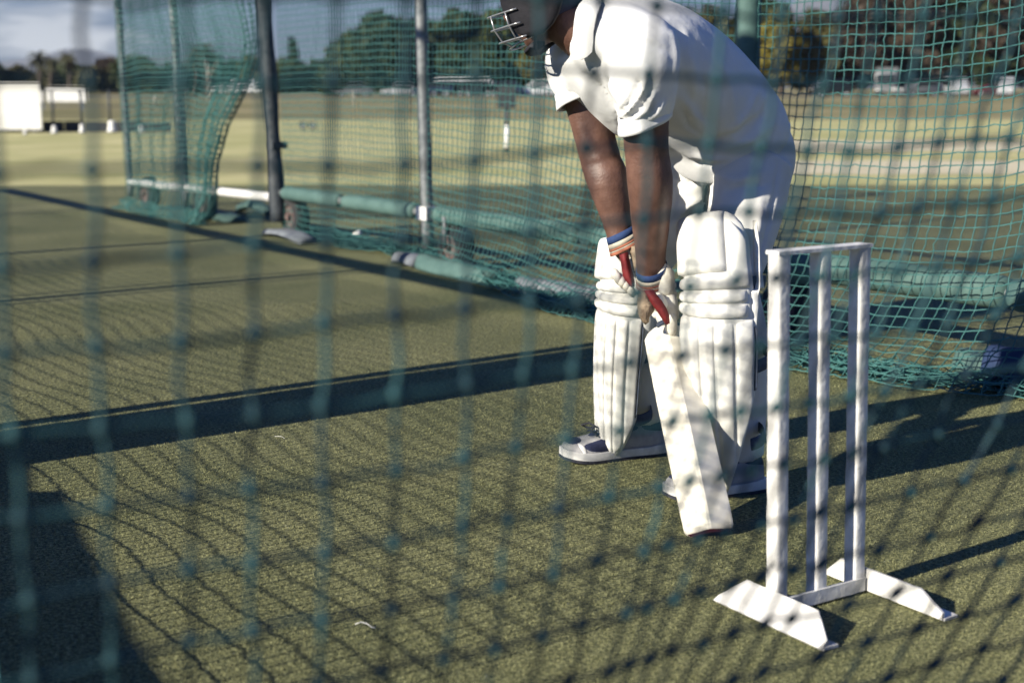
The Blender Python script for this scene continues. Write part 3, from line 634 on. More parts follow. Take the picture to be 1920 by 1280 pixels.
# ------------------------------------------------------------------ bat
def bat():
    T = ground(1331, 1004) + up(0.004)
    lo, hi = T.y, T.y + 0.54
    for _ in range(50):
        mid = (lo + hi) / 2
        if (at(1246, 612, mid) - T).length < 0.558: lo = mid
        else: hi = mid
    S = at(1246, 612, lo); h = (S - T).normalized(); n = Vector((0.03, -0.99, 0.0)); n = (n - h * n.dot(h)).normalized(); wv = n.cross(h).normalized()
    if wv.x < 0: wv = -wv
    root = thing('cricket_bat', 'bare pale willow cricket bat with its toe resting on turf', 'bat', T)
    keys = [(0.0, 0.046, 0.008, 0.022), (0.005, 0.0525, 0.011, 0.028), (0.014, 0.0565, 0.013, 0.034), (0.06, 0.0575, 0.015, 0.041), (0.16, 0.0575, 0.014, 0.050), (0.30, 0.0575, 0.013, 0.048), (0.42, 0.057, 0.012, 0.041), (0.49, 0.0565, 0.011, 0.035), (0.525, 0.055, 0.011, 0.027), (0.54, 0.046, 0.010, 0.025), (0.552, 0.030, 0.010, 0.022), (0.556, 0.018, 0.010, 0.018)]
    R = []
    for t, hw, e, rg in keys:
        c = T + h * t
        sec = [(-hw, -0.004), (-hw - 0.001, 0.004), (-hw, e * 0.8), (-hw * 0.93, e), (-hw * 0.5, (e + rg) / 2 - 0.0025), (-hw * 0.06, rg - 0.001), (hw * 0.06, rg - 0.001), (hw * 0.5, (e + rg) / 2 - 0.0025), (hw * 0.93, e), (hw, e * 0.8), (hw + 0.001, 0.004), (hw, -0.004), (hw * 0.9, -0.008), (-hw * 0.9, -0.008)]
        R.append([c + wv * x + n * y for x, y in sec])
    mb = MB(); mb.rings(R); obj('blade', mb, M_BAT, root, sharp=12)
    # toe guard wraps the last few millimetres
    R = []
    for t, hw, e, rg in [(-0.003, 0.045, 0.007, 0.0205), (0.0008, 0.0475, 0.0085, 0.0235), (0.0026, 0.0505, 0.010, 0.0265)]:
        c = T + h * t; sec = [(-hw, -0.006), (-hw, e), (-hw * 0.5, (e + rg) / 2), (0, rg), (hw * 0.5, (e + rg) / 2), (hw, e), (hw, -0.006), (hw * 0.9, -0.009), (-hw * 0.9, -0.009)]
        R.append([c + wv * x + n * y for x, y in sec])
    mb = MB(); mb.rings(R); obj('toe_guard', mb, M_TOE, root, sharp=30)
    pts = []; rr = []
    for i in range(40):
        t = 0.548 + 0.285 * i / 39; pts.append(T + h * t + n * 0.008); rr.append(0.0168 + 0.0009 * math.sin(i * 1.9) + (0.003 if i > 37 else 0))
    mb = MB(); mb.tube(pts, rr, 16); obj('handle', mb, M_GRIP, root)
    mb = MB(); mb.tube([T + h * 0.549 + n * 0.008, T + h * 0.562 + n * 0.008], 0.0205, 18); obj('grip_ring', mb, M_PADDARK, root)
    return T, h, n, wv
BT, BH, BN, BW = bat()
# ------------------------------------------------------------------ batsman
FACE = Vector((-0.86, -0.51, 0)).normalized(); LEFT = Vector((0.51, -0.86, 0)).normalized()      # he faces the sun; his left side is towards the camera
def batsman():
    base = ground(1300, 905); base.z = 0
    person = None
    # joints
    neck = at(1078, 48, 3.34); sh_l = at(1205, 92, 3.19); sh_r = at(1078, 112, 3.50)
    el_l = at(1213, 290, 3.25); wr_l = at(1222, 512, 3.385); el_r = at(1127, 300, 3.50); wr_r = at(1168, 452, 3.475)
    hip_l = at(1412, 318, 3.50); hip_r = at(1330, 305, 3.68); kn_l = at(1358, 535, 3.36); kn_r = at(1172, 535, 3.68); an_l = at(1392, 868, 3.42); an_r = at(1212, 800, 3.77)
    pelvis = at(1388, 285, 3.58)
    hf = Vector((-0.84, 0.48, -0.22)).normalized(); hs = Vector((0.03, -1, 0.0)); hs = (hs - hf * hs.dot(hf)).normalized(); hu = hf.cross(hs).normalized()
    if hu.z < 0: hu = -hu
    hc = at(1020, -10, 3.36)
    # ---- body: one continuous surface -----------------------------------------------------
    mb = MB()
    mb.loft([(pelvis + (pelvis - neck).normalized() * 0.02, 0.11, 0.09), (pelvis.lerp(neck, 0.3), 0.10, 0.075), (pelvis.lerp(neck, 0.6), 0.11, 0.08), (pelvis.lerp(neck, 0.85), 0.10, 0.07), (pelvis.lerp(neck, 0.97), 0.07, 0.06)], LEFT)
    mb.loft([(neck.lerp(pelvis, 0.1), 0.068, 0.068), (neck, 0.060, 0.064), (neck.lerp(hc, 0.5), 0.058, 0.064), (hc, 0.052, 0.06)], LEFT, n=20, m=14)
    mb.ball(hc + hu * 0.025 - hf * 0.012, 0.074, 0.098, 0.098, hs, hf, hu, 24, 16)                # skull
    mb.loft([(hc + hf * 0.015 + hu * 0.01, 0.066, 0.075), (hc + hf * 0.03 - hu * 0.05, 0.058, 0.066), (hc + hf * 0.048 - hu * 0.093, 0.036, 0.040), (hc + hf * 0.055 - hu * 0.108, 0.018, 0.02)], hs, 20, 16)   # jaw
    mb.loft([(hc + hf * 0.086 + hu * 0.018, 0.008, 0.010), (hc + hf * 0.100 - hu * 0.012, 0.011, 0.012), (hc + hf * 0.110 - hu * 0.028, 0.016, 0.014), (hc + hf * 0.095 - hu * 0.038, 0.012, 0.008)], hs, 12, 10)  # nose
    mb.ball(hc + hf * 0.078 + hu * 0.03, 0.052, 0.016, 0.012, hs, hf, hu, 12, 8)                   # brow
    for q in (-1, 1):
        mb.ball(hc + hf * 0.058 - hu * 0.02 + hs * (0.045 * q), 0.018, 0.022, 0.020, hs, hf, hu, 12, 8)        # cheek
        mb.ball(hc - hf * 0.010 - hu * 0.008 + hs * (0.076 * q), 0.012, 0.020, 0.032, hs, hf, hu, 12, 8)       # ear
    mb.loft([(hc + hf * 0.083 - hu * 0.058, 0.024, 0.008), (hc + hf * 0.086 - hu * 0.068, 0.022, 0.009), (hc + hf * 0.078 - hu * 0.078, 0.02, 0.007)], hs, 12, 8)    # lips
    mb.ball(hc + hf * 0.062 - hu * 0.100, 0.022, 0.020, 0.016, hs, hf, hu, 12, 8)                  # chin
    def arm(s, e, wri, sc, hand):
        bow = Vector((0.004, -0.012, 0))
        mb.loft([(s, 0.046 * sc, 0.050 * sc), (s.lerp(e, 0.35), 0.050 * sc, 0.053 * sc), (s.lerp(e, 0.72) , 0.050 * sc, 0.050 * sc), (e, 0.046 * sc, 0.049 * sc), (e.lerp(wri, 0.22) + bow, 0.049 * sc, 0.051 * sc),
                 (e.lerp(wri, 0.5) + bow * 0.6, 0.043 * sc, 0.045 * sc), (e.lerp(wri, 0.82), 0.033 * sc, 0.037 * sc), (wri, 0.030 * sc, 0.036 * sc), (wri.lerp(hand, 0.5), 0.026, 0.036), (hand, 0.022, 0.030)], LEFT, 24, 40)
    hand_l = BT + BH * 0.612 + BN * 0.035; hand_r = BT + BH * 0.700 + BN * 0.03 + Vector((-0.028, 0, 0))
    arm(sh_l, el_l, wr_l, 1.08, hand_l); arm(sh_r, el_r, wr_r, 1.04, hand_r)
    for h, k, a, f in ((hip_l, kn_l, an_l, 0), (hip_r, kn_r, an_r, 1)):
        mb.loft([(h, 0.085, 0.085), (h.lerp(k, 0.4), 0.075, 0.078), (k, 0.052, 0.056), (k.lerp(a, 0.3) - FACE * 0.015, 0.052, 0.056), (k.lerp(a, 0.7), 0.038, 0.042), (a, 0.034, 0.038), (a + up(-0.03), 0.03, 0.04)], LEFT, 20, 30)
    me = remesh(mb, 0.0075, 5); ruffle(me, 0.0012, 60, 90)
    sculpt(me, [([(1090, 215), (1112, 260), (1135, 285)], 9, -0.004), ([(1108, 300), (1130, 292), (1150, 286)], 8, 0.005), ([(1085, 250), (1098, 320), (1125, 420)], 12, 0.004),
                ([(1200, 300), (1195, 360), (1200, 430)], 12, 0.003), ([(1232, 330), (1240, 400), (1236, 460)], 14, 0.003), ([(1190, 270), (1186, 300)], 9, -0.003)])
    person = link('person', me, M_SKIN); move_to(person, base)
    tag(person, 'batsman in white kit, navy helmet and pads bending over his bat', 'person')
    # eyes, lips, hair under the helmet
    for q in (-1, 1):
        mb = MB(); mb.ball(hc + hf * 0.076 + hu * 0.012 + hs * (0.031 * q), 0.012, 0.012, 0.011, hs, hf, hu, 14, 10); e = obj('eye', mb, M_SOLE, person)
        mb = MB(); mb.ball(hc + hf * 0.085 + hu * 0.011 + hs * (0.031 * q), 0.006, 0.004, 0.006, hs, hf, hu, 12, 8); obj('iris', mb, M_CHIN, e)
    mb = MB(); mb.ball(hc + hu * 0.036 - hf * 0.026, 0.080, 0.094, 0.094, hs, hf, hu, 24, 16); obj('hair', mb, M_HAIR, person)
    # ---- helmet ---------------------------------------------------------------------------
    hel = MB(); A = []; B = []
    for i in range(17):
        th = math.radians(-100 + 200 * i / 16)      # around, from the nape over the temples
        ra, rb = [], []
        for j in range(13):
            ph = math.radians(-4 + 94 * j / 12)
            low = 0.0 if abs(th) < 1 else 0.0
            for rr, lst in ((1.0, ra), (0.93, rb)):
                lst.append(hc + hu * 0.03 + hu * (0.118 * rr * math.sin(ph)) + (hf * math.cos(th) * 0.130 + hs * math.sin(th) * 0.103) * (rr * math.cos(ph)))
        A.append(ra); B.append(rb)
    hel.shell(A, B)
    A, B = [], []
    for i in range(17):
        th = math.radians(98 + 164 * i / 16); ra, rb = [], []
        for j in range(13):
            ph = math.radians(-52 + 142 * j / 12)
            for rr, lst in ((1.0, ra), (0.93, rb)):
                lst.append(hc + hu * 0.03 + hu * (0.118 * rr * math.sin(ph)) + (hf * math.cos(th) * 0.130 + hs * math.sin(th) * 0.103) * (rr * math.cos(ph)))
        A.append(ra); B.append(rb)
    hel.shell(A, B); helmet = obj('helmet', hel, M_HELM, person)
    pk_ = MB(); A, B = [], []
    for i in range(15):
        th = math.radians(-62 + 124 * i / 14); ra, rb = [], []
        for j in range(5):
            e = 0.045 * j / 4 * math.cos(th) ** 0.5; p = hc + hu * (0.060 - 0.005 * j) + hf * (math.cos(th) * 0.128 + e) + hs * (math.sin(th) * 0.101)
            ra.append(p + hu * 0.003); rb.append(p - hu * 0.003)
        A.append(ra); B.append(rb)
    pk_.shell(A, B); obj('peak', pk_, M_HELM, helmet)
    for q in (-1, 1):                                # ear and jaw guards
        A, B = [], []
        for i in range(9):
            ra, rb = [], []
            for j in range(7):
                q_ = i / 8; u_ = 0.03 - 0.118 * q_; half = 0.082 * math.sqrt(max(0.05, 1 - (q_ ** 2.4) * 0.93)); f_ = -0.018 + 0.022 * q_ + half * (j / 3 - 1)
                p = hc + hu * u_ + hf * f_ + hs * (q * (0.101 * math.sqrt(max(0.1, 1 - (f_ / 0.15) ** 2)) - 0.016 * q_ ** 2)); ra.append(p + hs * (q * 0.004)); rb.append(p - hs * (q * 0.005))
            A.append(ra); B.append(rb)
        m_ = MB(); m_.shell(A, B); obj('ear_guard', m_, M_CHIN, helmet)
    # steel grille: bars around the front, two uprights each side
    levels = [(-0.018, 0.150, 0.106), (-0.050, 0.150, 0.104), (-0.082, 0.138, 0.094), (-0.104, 0.116, 0.078)]
    def bar_pt(l, th): return hc + hu * (l[0] + (0.018 if l[0] < -0.09 else 0.0) * (1 - math.cos(th))) + hf * (l[1] * math.cos(th) ** 0.8 if math.cos(th) > 0 else 0) + hs * (l[2] * math.sin(th))
    for l in levels:
        mb = MB(); mb.tube([bar_pt(l, math.radians(-84 + 168 * i / 26)) for i in range(27)], 0.0019, 8); obj('grille_bar', mb, M_WIRE, helmet)
    for th in (-72, -46, 46, 72):
        mb = MB(); mb.tube([bar_pt(l, math.radians(th)) for l in levels], 0.0019, 8); obj('grille_bar', mb, M_WIRE, helmet)
    for q in (-1, 1):
        mb = MB(); mb.tube([hc - hf * 0.01 - hu * 0.05 + hs * (0.09 * q), hc + hf * 0.028 - hu * 0.105 + hs * (0.052 * q), hc + hf * 0.052 - hu * 0.124, ], 0.010, 8, flat=0.35); obj('chin_strap', mb, M_CHIN, helmet)
    mb = MB(); mb.loft([(hc + hf * 0.032 - hu * 0.108 + hs * 0.035, 0.010, 0.020), (hc + hf * 0.060 - hu * 0.118, 0.014, 0.026), (hc + hf * 0.032 - hu * 0.108 - hs * 0.035, 0.010, 0.020)], hu, 14, 14); obj('chin_cup', mb, M_CHIN, helmet)
    # ---- shirt ----------------------------------------------------------------------------
    mb = MB()
    mb.loft([(at(1382, 290, 3.59), 0.146, 0.132), (at(1374, 272, 3.58), 0.162, 0.146), (at(1360, 250, 3.56), 0.172, 0.154), (at(1330, 205, 3.52), 0.172, 0.148), (at(1272, 152, 3.45), 0.176, 0.150), (at(1205, 105, 3.38), 0.180, 0.140), (at(1150, 72, 3.345), 0.165, 0.115), (at(1108, 48, 3.335), 0.105, 0.090), (at(1086, 38, 3.335), 0.072, 0.076)], LEFT, 36, 48)
    mb.loft([(at(1078, 84, 3.40), 0.070, 0.052), (at(1104, 114, 3.40), 0.105, 0.066), (at(1142, 152, 3.42), 0.130, 0.076), (at(1190, 198, 3.46), 0.135, 0.080), (at(1252, 236, 3.51), 0.130, 0.070), (at(1300, 250, 3.55), 0.110, 0.06)], LEFT, 30, 30)
    mb.loft([(at(1108, 26, 3.32), 0.050, 0.052), (at(1136, 46, 3.28), 0.062, 0.070), (at(1175, 72, 3.22), 0.074, 0.080), (at(1205, 100, 3.20), 0.070, 0.075)], LEFT, 24, 16)
    cuff_l = at(1208, 232, 3.22); cuff_r = at(1092, 190, 3.48)
    mb.loft([(at(1160, 92, 3.30), 0.070, 0.080), (sh_l, 0.082, 0.084), (sh_l.lerp(cuff_l, 0.45), 0.080, 0.078), (sh_l.lerp(cuff_l, 0.80), 0.066, 0.068), (sh_l.lerp(cuff_l, 0.93), 0.058, 0.062)], LEFT, 28, 26)
    mb.loft([(at(1110, 85, 3.42), 0.070, 0.078), (sh_r, 0.074, 0.078), (sh_r.lerp(cuff_r, 0.6), 0.068, 0.070), (sh_r.lerp(cuff_r, 0.9), 0.052, 0.056)], LEFT, 24, 22)
    me = remesh(mb, 0.0075, 6)
    ruffle(me, 0.003, 9, 91); ruffle(me, 0.0016, 30, 92)
    sculpt(me, [  # creases of sleeve, armpit, chest and waist
        ([(1262, 62), (1268, 110), (1262, 170), (1256, 205)], 5, 0.0075), ([(1160, 85), (1200, 78), (1240, 90), (1268, 105)], 3.5, -0.0050),
        ([(1212, 130), (1205, 165), (1178, 205), (1165, 218)], 5, 0.0150), ([(1200, 150), (1190, 185), (1160, 212)], 4.5, -0.0137), ([(1225, 175), (1212, 205), (1190, 222)], 4.5, 0.0125), ([(1220, 170), (1200, 205), (1178, 222)], 3.5, -0.0112),
        ([(1245, 190), (1232, 212), (1215, 226)], 4, 0.0100), ([(1180, 172), (1168, 196), (1158, 208)], 4, 0.0112), ([(1098, 140), (1130, 175), (1158, 208)], 6, -0.0125), ([(1110, 128), (1145, 160), (1165, 195)], 6, 0.0075),
        ([(1128, 100), (1122, 140), (1140, 190)], 5, -0.0050), ([(1160, 215), (1170, 240), (1175, 262)], 6, -0.0100), ([(1085, 150), (1110, 190), (1140, 225)], 8, 0.0063),
        ([(1290, 95), (1330, 150), (1350, 215)], 16, 0.0050), ([(1275, 150), (1310, 200), (1345, 262)], 12, -0.0063), ([(1255, 265), (1300, 290), (1350, 300)], 7, 0.0125), ([(1250, 245), (1300, 268), (1370, 268)], 9, -0.0088),
        ([(1330, 270), (1390, 245), (1430, 215)], 7, -0.0112), ([(1360, 280), (1410, 262), (1452, 232)], 6, 0.0088), ([(1400, 150), (1430, 190), (1440, 230)], 14, 0.0050), ([(1320, 60), (1370, 110), (1405, 160)], 14, -0.0037), ([(1285, 60), (1300, 140), (1300, 220)], 8, 0.0075), ([(1312, 90), (1326, 170), (1318, 250)], 7, -0.0075), ([(1350, 110), (1372, 180), (1380, 240)], 8, 0.0063), ([(1420, 170), (1400, 215), (1360, 255)], 6, 0.0075), ([(1440, 190), (1425, 225), (1395, 258)], 5, -0.0075), ([(1280, 180), (1300, 215), (1330, 240)], 5, 0.0075), ([(1275, 200), (1295, 240), (1325, 262)], 4, -0.0075),
        ([(1165, 236), (1205, 244), (1250, 222)], 2.2, -0.0037), ([(1045, 150), (1060, 175)], 4, -0.0063), ([(1052, 140), (1072, 178)], 4, 0.0063), ([(1300, 300), (1330, 312), (1360, 306)], 4, -0.0075)])
    lap(me, 1, 0.35)
    shirt = link('shirt', me, M_SHIRT, person)
    # collar: a folded band round the neck with two points
    def collar_flap(pts_top, pts_bot, name='collar'):
        n = 9; A, B = [], []
        T_, B_ = catmull([list(p) for p in pts_top], n), catmull([list(p) for p in pts_bot], n)
        for i in range(n):
            ra, rb = [], []
            for k in range(7):
                t = k / 6; p = Vector(T_[i]).lerp(Vector(B_[i]), t); bul = Vector((-0.25, -1, 0.25)).normalized() * (0.0015 * math.sin(math.pi * t))
                ra.append(p + bul + Vector((-0.0008, -0.0022, 0))); rb.append(p + bul + Vector((0.0008, 0.0022, 0)))
            A.append(ra); B.append(rb)
        m_ = MB(); m_.shell(A, B); return obj(name, m_, M_SHIRT, shirt, sharp=40)
    collar_flap([at(1114, -8, 3.23), at(1094, 0, 3.22), at(1080, 22, 3.225), at(1075, 62, 3.24), at(1070, 112, 3.26)], [at(1128, 6, 3.215), at(1119, 28, 3.185), at(1113, 62, 3.185), at(1110, 98, 3.205), at(1090, 113, 3.25)])
    def hem_ring(name, c, axis, ex, ey, rx, ry, h, tilt, flare, seed, th=0.0032):
        A, B = [], []
        for q in range(49):
            a = 2 * math.pi * q / 48; ra, rb = [], []
            for k in range(6):
                t = k / 5; wv = 1 + 0.022 * math.sin(3 * a + seed) + 0.014 * math.sin(7 * a + seed * 2)
                R_ = 1 + flare * t; d_ = ex * (rx * R_ * wv * math.cos(a)) + ey * (ry * R_ * wv * math.sin(a)); o_ = axis * (-h * (1 - t) + tilt * math.cos(a))
                nn = (ex * math.cos(a) + ey * math.sin(a)).normalized(); crease = 0.0012 * (1 if k == 2 else 0)
                ra.append(c + d_ + o_ + nn * (th * 0.5 - crease)); rb.append(c + d_ + o_ - nn * th)
            A.append(ra); B.append(rb)
        m_ = MB(); m_.shell(A, B); return obj(name, m_, M_SHIRT, shirt)
    axl = (cuff_l - sh_l).normalized(); exl = Vector((1, 0, 0)); exl = (exl - axl * exl.dot(axl)).normalized(); hem_ring('sleeve_hem', cuff_l + axl * 0.004, axl, exl, axl.cross(exl), 0.0605, 0.063, 0.040, -0.020, 0.02, 1.0)
    axr = (cuff_r - sh_r).normalized(); exr = Vector((1, 0, 0)); exr = (exr - axr * exr.dot(axr)).normalized(); hem_ring('sleeve_hem', cuff_r, axr, exr, axr.cross(exr), 0.064, 0.064, 0.038, -0.012, 0.03, 2.0)
    hem_ring('shirt_hem', at(1370, 290, 3.60), Vector((0, 0, -1)), -FACE, LEFT, 0.134, 0.158, 0.050, -0.042, 0.035, 0.5)
    # ---- trousers -------------------------------------------------------------------------
    mb = MB()
    mb.loft([(at(1372, 245, 3.575), 0.118, 0.108), (at(1386, 275, 3.59), 0.140, 0.128), (at(1392, 310, 3.595), 0.142, 0.134), (at(1388, 350, 3.60), 0.10, 0.11)], LEFT, 30, 20)
    mb.loft([(hip_l + Vector((0, 0, 0.02)), 0.102, 0.106), (hip_l.lerp(kn_l, 0.3) + Vector((0.004, 0, 0)), 0.094, 0.098), (hip_l.lerp(kn_l, 0.7) + Vector((0.008, 0, 0)), 0.080, 0.084), (kn_l + Vector((0.012, 0, 0)), 0.068, 0.072), (kn_l.lerp(an_l, 0.35) - FACE * 0.03, 0.070, 0.074), (kn_l.lerp(an_l, 0.75) - FACE * 0.012, 0.058, 0.066), (an_l + up(0.015), 0.050, 0.062)], LEFT, 26, 44)
    mb.loft([(hip_r + Vector((0, 0, 0.02)), 0.100, 0.104), (hip_r.lerp(kn_r, 0.35), 0.088, 0.092), (hip_r.lerp(kn_r, 0.75), 0.076, 0.080), (kn_r, 0.068, 0.070), (kn_r.lerp(an_r, 0.35) - FACE * 0.03, 0.068, 0.070), (kn_r.lerp(an_r, 0.75) - FACE * 0.012, 0.056, 0.062), (an_r + up(0.02), 0.046, 0.056)], LEFT, 26, 44)
    me = remesh(mb, 0.008, 5); ruffle(me, 0.004, 8, 93); ruffle(me, 0.0015, 28, 94)
    sculpt(me, [([(1258, 330), (1290, 345), (1322, 330)], 5, -0.0120), ([(1262, 420), (1290, 385), (1320, 372)], 5, 0.0135), ([(1262, 440), (1300, 402), (1325, 395)], 4, -0.0120), ([(1266, 470), (1290, 440), (1318, 425)], 5, 0.0120), ([(1270, 355), (1262, 400), (1258, 440)], 3, -0.0090),
                ([(1330, 320), (1328, 360), (1322, 420)], 5, -0.0180), ([(1345, 330), (1380, 340), (1430, 322)], 8, 0.0090), ([(1360, 360), (1400, 350), (1440, 345)], 7, -0.0090), ([(1462, 290), (1452, 370), (1428, 470), (1405, 560)], 3, -0.0060), ([(1425, 380), (1420, 430), (1400, 480)], 9, 0.0090), ([(1380, 420), (1400, 450), (1405, 500)], 7, -0.0090)])
    link('trousers', me, M_TROUSER, person)
    # ---- pads -----------------------------------------------------------------------------
    def pad(ankle, knee, top, f, cut, ribs, label, flip, Rk):
        f = Vector(f).normalized(); r = Vector((-f.y, f.x, 0)).normalized() * (1 if True else -1)
        if r.x < 0: r = -r
        axis = catmull([list(ankle), list(ankle.lerp(knee, 0.5) + f * 0.004), list(knee), list(top)], 61)
        def surf(v, th, R, bul=0.0):
            q = v * 60; i = min(int(q), 59); c = Vector(axis[i]).lerp(Vector(axis[i + 1]), q - i); ax = (Vector(axis[i + 1]) - Vector(axis[i])).normalized()
            ff = (f - ax * f.dot(ax)).normalized(); rr = (r - ax * r.dot(ax)).normalized()
            return c + (rr * math.sin(th) + ff * math.cos(th)) * (R + bul)
        Rv = lambda v: float(np.interp(v, [0, 0.08, 0.3, 0.55, 0.66, 0.8, 1.0], Rk))
        root_ = None; pieces = []
        def roll(name, th0, th1, v0f, v1f, bulge, across=True, nth=9, nv=26, thick=0.022, pw=2.0, m=M_PAD):
            A, B = [], []
            for j in range(nv):
                tv = j / (nv - 1); ra, rb = [], []
                for i in range(nth):
                    tt = i / (nth - 1); th = th0 + (th1 - th0) * tt; v0 = v0f(th) if callable(v0f) else v0f; v1 = v1f(th) if callable(v1f) else v1f
                    v = v0 + (v1 - v0) * tv; s_ = (2 * tt - 1) if across else (2 * tv - 1); b = bulge * max(0, 1 - abs(s_) ** pw) ** 0.5
                    e = (2 * tv - 1) if across else (2 * tt - 1); b *= max(0.0, 1 - abs(e) ** 14) ** 0.5
                    ra.append(surf(v, th, Rv(v), b)); rb.append(surf(v, th, Rv(v) - thick))
                A.append(ra); B.append(rb)
            m_ = MB(); m_.shell(A, B); return obj(name, m_, m, root_)
        # backing of the whole pad, then its rolls and canes
        th0, th1 = ribs[0], ribs[-1]
        low = lambda th: 0.03 + 0.040 * abs(th - (th0 + th1) * 0.5 + 0.1) ** 4 + cut * max(0.0, th - 0.30) ** 1.2
        root_ = person; backing = roll('batting_pad', th0 - 0.04, th1 + 0.05, low, lambda th: 0.985 - 0.085 * abs((th - (th0 + th1) / 2) / 1.15) ** 4.5, 0.004, nth=15, nv=40, thick=0.03); backing['label'] = label
        root_ = backing
        for k in range(len(ribs) - 1): roll('shin_cane', ribs[k] + 0.012, ribs[k + 1] - 0.012, lambda th: low(th) + 0.012, 0.622, 0.0085, nth=13, nv=34, pw=4.5)
        for a, b in ((0.627, 0.663), (0.666, 0.702), (0.705, 0.750)): roll('knee_roll', th0 + 0.02, th1 - 0.10, a, b, 0.013, across=False, nth=17, nv=13, pw=2.2)
        mid = th1 - 0.52
        roll('thigh_flap', th0 + 0.03, mid - 0.02, 0.754, lambda th: 0.985 - 0.085 * abs((th - (th0 + th1) / 2) / 1.15) ** 4.5, 0.020, nth=15, nv=20, pw=5)
        roll('thigh_flap', mid + 0.01, th1 - 0.02, 0.705, lambda th: 0.95 - 0.30 * max(0.0, (th - mid)) ** 1.5, 0.014, nth=9, nv=20, pw=3)
        roll('side_wing', th1 - 0.03, th1 + 0.42, lambda th: low(th) + 0.20, 0.70, 0.006, nth=8, nv=24, thick=0.012)
        roll('edge_piping', th1 - 0.015, th1 + 0.015, lambda th: low(th) + 0.03, 0.60, 0.012, nth=5, nv=30, thick=0.004, m=M_PADDARK)
        for v in (0.20, 0.47, 0.72):     # straps round the calf
            mb = MB(); pts = [surf(v, th, Rv(v) * (0.93 if 1.2 < abs(th - math.pi) < 3 else 0.9)) for th in np.linspace(th1, 2 * math.pi + th0, 20)]; mb.tube(pts, 0.016, 8, ref=(0, 0, 1), flat=0.14); obj('strap', mb, M_STRAP, backing)
        return backing
    pad(at(1376, 918, 3.36), at(1364, 560, 3.30), at(1354, 396, 3.345), (-0.62, -0.78, 0), 0.30, [-1.22, -0.42, -0.12, 0.24, 0.66, 1.12], 'white leg pad on the near leg, bat leaning across it', 1, [0.058, 0.076, 0.100, 0.110, 0.104, 0.096, 0.092])
    pad(at(1170, 852, 3.74), at(1186, 560, 3.64), at(1188, 440, 3.67), (-0.72, -0.69, 0), 0.10, [-1.18, -0.34, -0.02, 0.30, 0.66, 1.05], 'white leg pad on the far front leg', 1, [0.060, 0.072, 0.082, 0.088, 0.088, 0.082, 0.070])
    # ---- gloves ---------------------------------------------------------------------------
    def glove(wri, grip_t, arm_dir, roll_side, seed, label):
        c = BT + BH * grip_t + BN * 0.008; ad = arm_dir.normalized()
        mb = MB()
        # back of the hand from the cuff to the handle
        mid = wri.lerp(c, 0.55)
        cam_side = Vector((-0.15, -1, 0.1)).normalized()
        mb.loft([(wri + ad * -0.004, 0.036, 0.040), (wri.lerp(c, 0.35) + roll_side * 0.004, 0.037, 0.042), (wri.lerp(c, 0.75) + roll_side * 0.008 + cam_side * 0.006, 0.034, 0.040), (c + roll_side * 0.012 + cam_side * 0.008 - BH * 0.02, 0.024, 0.030)], roll_side, 20, 20)
        side = roll_side
        # four padded fingers, each a bent chain of its own round the handle
        for k in range(4):
            s = grip_t + 0.030 - 0.024 * k; hc_ = BT + BH * s + BN * 0.008; lenk = (0.92, 1.0, 0.97, 0.82)[k]
            a0 = math.atan2(0, 1); pts = []; e1 = roll_side.normalized(); e1 = (e1 - BH * e1.dot(BH)).normalized(); e2 = BH.cross(e1).normalized()
            if e2.dot(Vector((0, 1, 0))) < 0: e2 = -e2            # fingers pass behind the handle
            for q in range(9):
                an = (-0.55 + 3.0 * lenk * q / 8); pts.append(hc_ + (e1 * math.cos(an) + e2 * math.sin(an)) * (0.031 + 0.002 * math.sin(q * 2.1)))
            mb.tube(pts, [0.0125 + 0.0016 * math.cos(q * math.pi * 0.75) for q in range(8)] + [0.008], 10)
        # thumb leaves the side of the palm and closes on the handle in front
        tb = wri.lerp(c, 0.55) - roll_side * 0.018 + cam_side * 0.014
        mb.tube([tb, tb + (c - tb) * 0.45 + cam_side * 0.022 - roll_side * 0.012, c + cam_side * 0.026 - BH * 0.006 - roll_side * 0.006, c + cam_side * 0.024 - BH * 0.024 + roll_side * 0.010], [0.017, 0.0165, 0.015, 0.011], 12)
        me = remesh(mb, 0.004, 3); ruffle(me, 0.0009, 120, 95 + seed)
        g = link('batting_glove', me, M_GLOVE, person); g['label'] = label
        # quilted sausages along the back of the hand and fingers
        for k in range(3):
            p0 = wri.lerp(c, 0.10 + 0.30 * k) + roll_side * (0.036 - 0.003 * k) + cam_side * 0.006; p1 = wri.lerp(c, 0.36 + 0.32 * k) + roll_side * (0.038 - 0.005 * k) + cam_side * 0.006
            for w_ in (-0.018, 0.004, 0.024):
                m_ = MB(); sd = (p1 - p0).normalized().cross(roll_side).normalized(); m_.loft([(p0 + sd * w_, 0.008, 0.008), (p0.lerp(p1, 0.2) + sd * w_, 0.013, 0.013), (p0.lerp(p1, 0.8) + sd * w_, 0.013, 0.013), (p1 + sd * w_, 0.008, 0.008)], roll_side, 12, 12); obj('finger_roll', m_, M_GLOVE, g)
        # cuff: banded elastic round the wrist
        cd = (wri - c).normalized().lerp(-ad, 0.5).normalized() if False else -ad
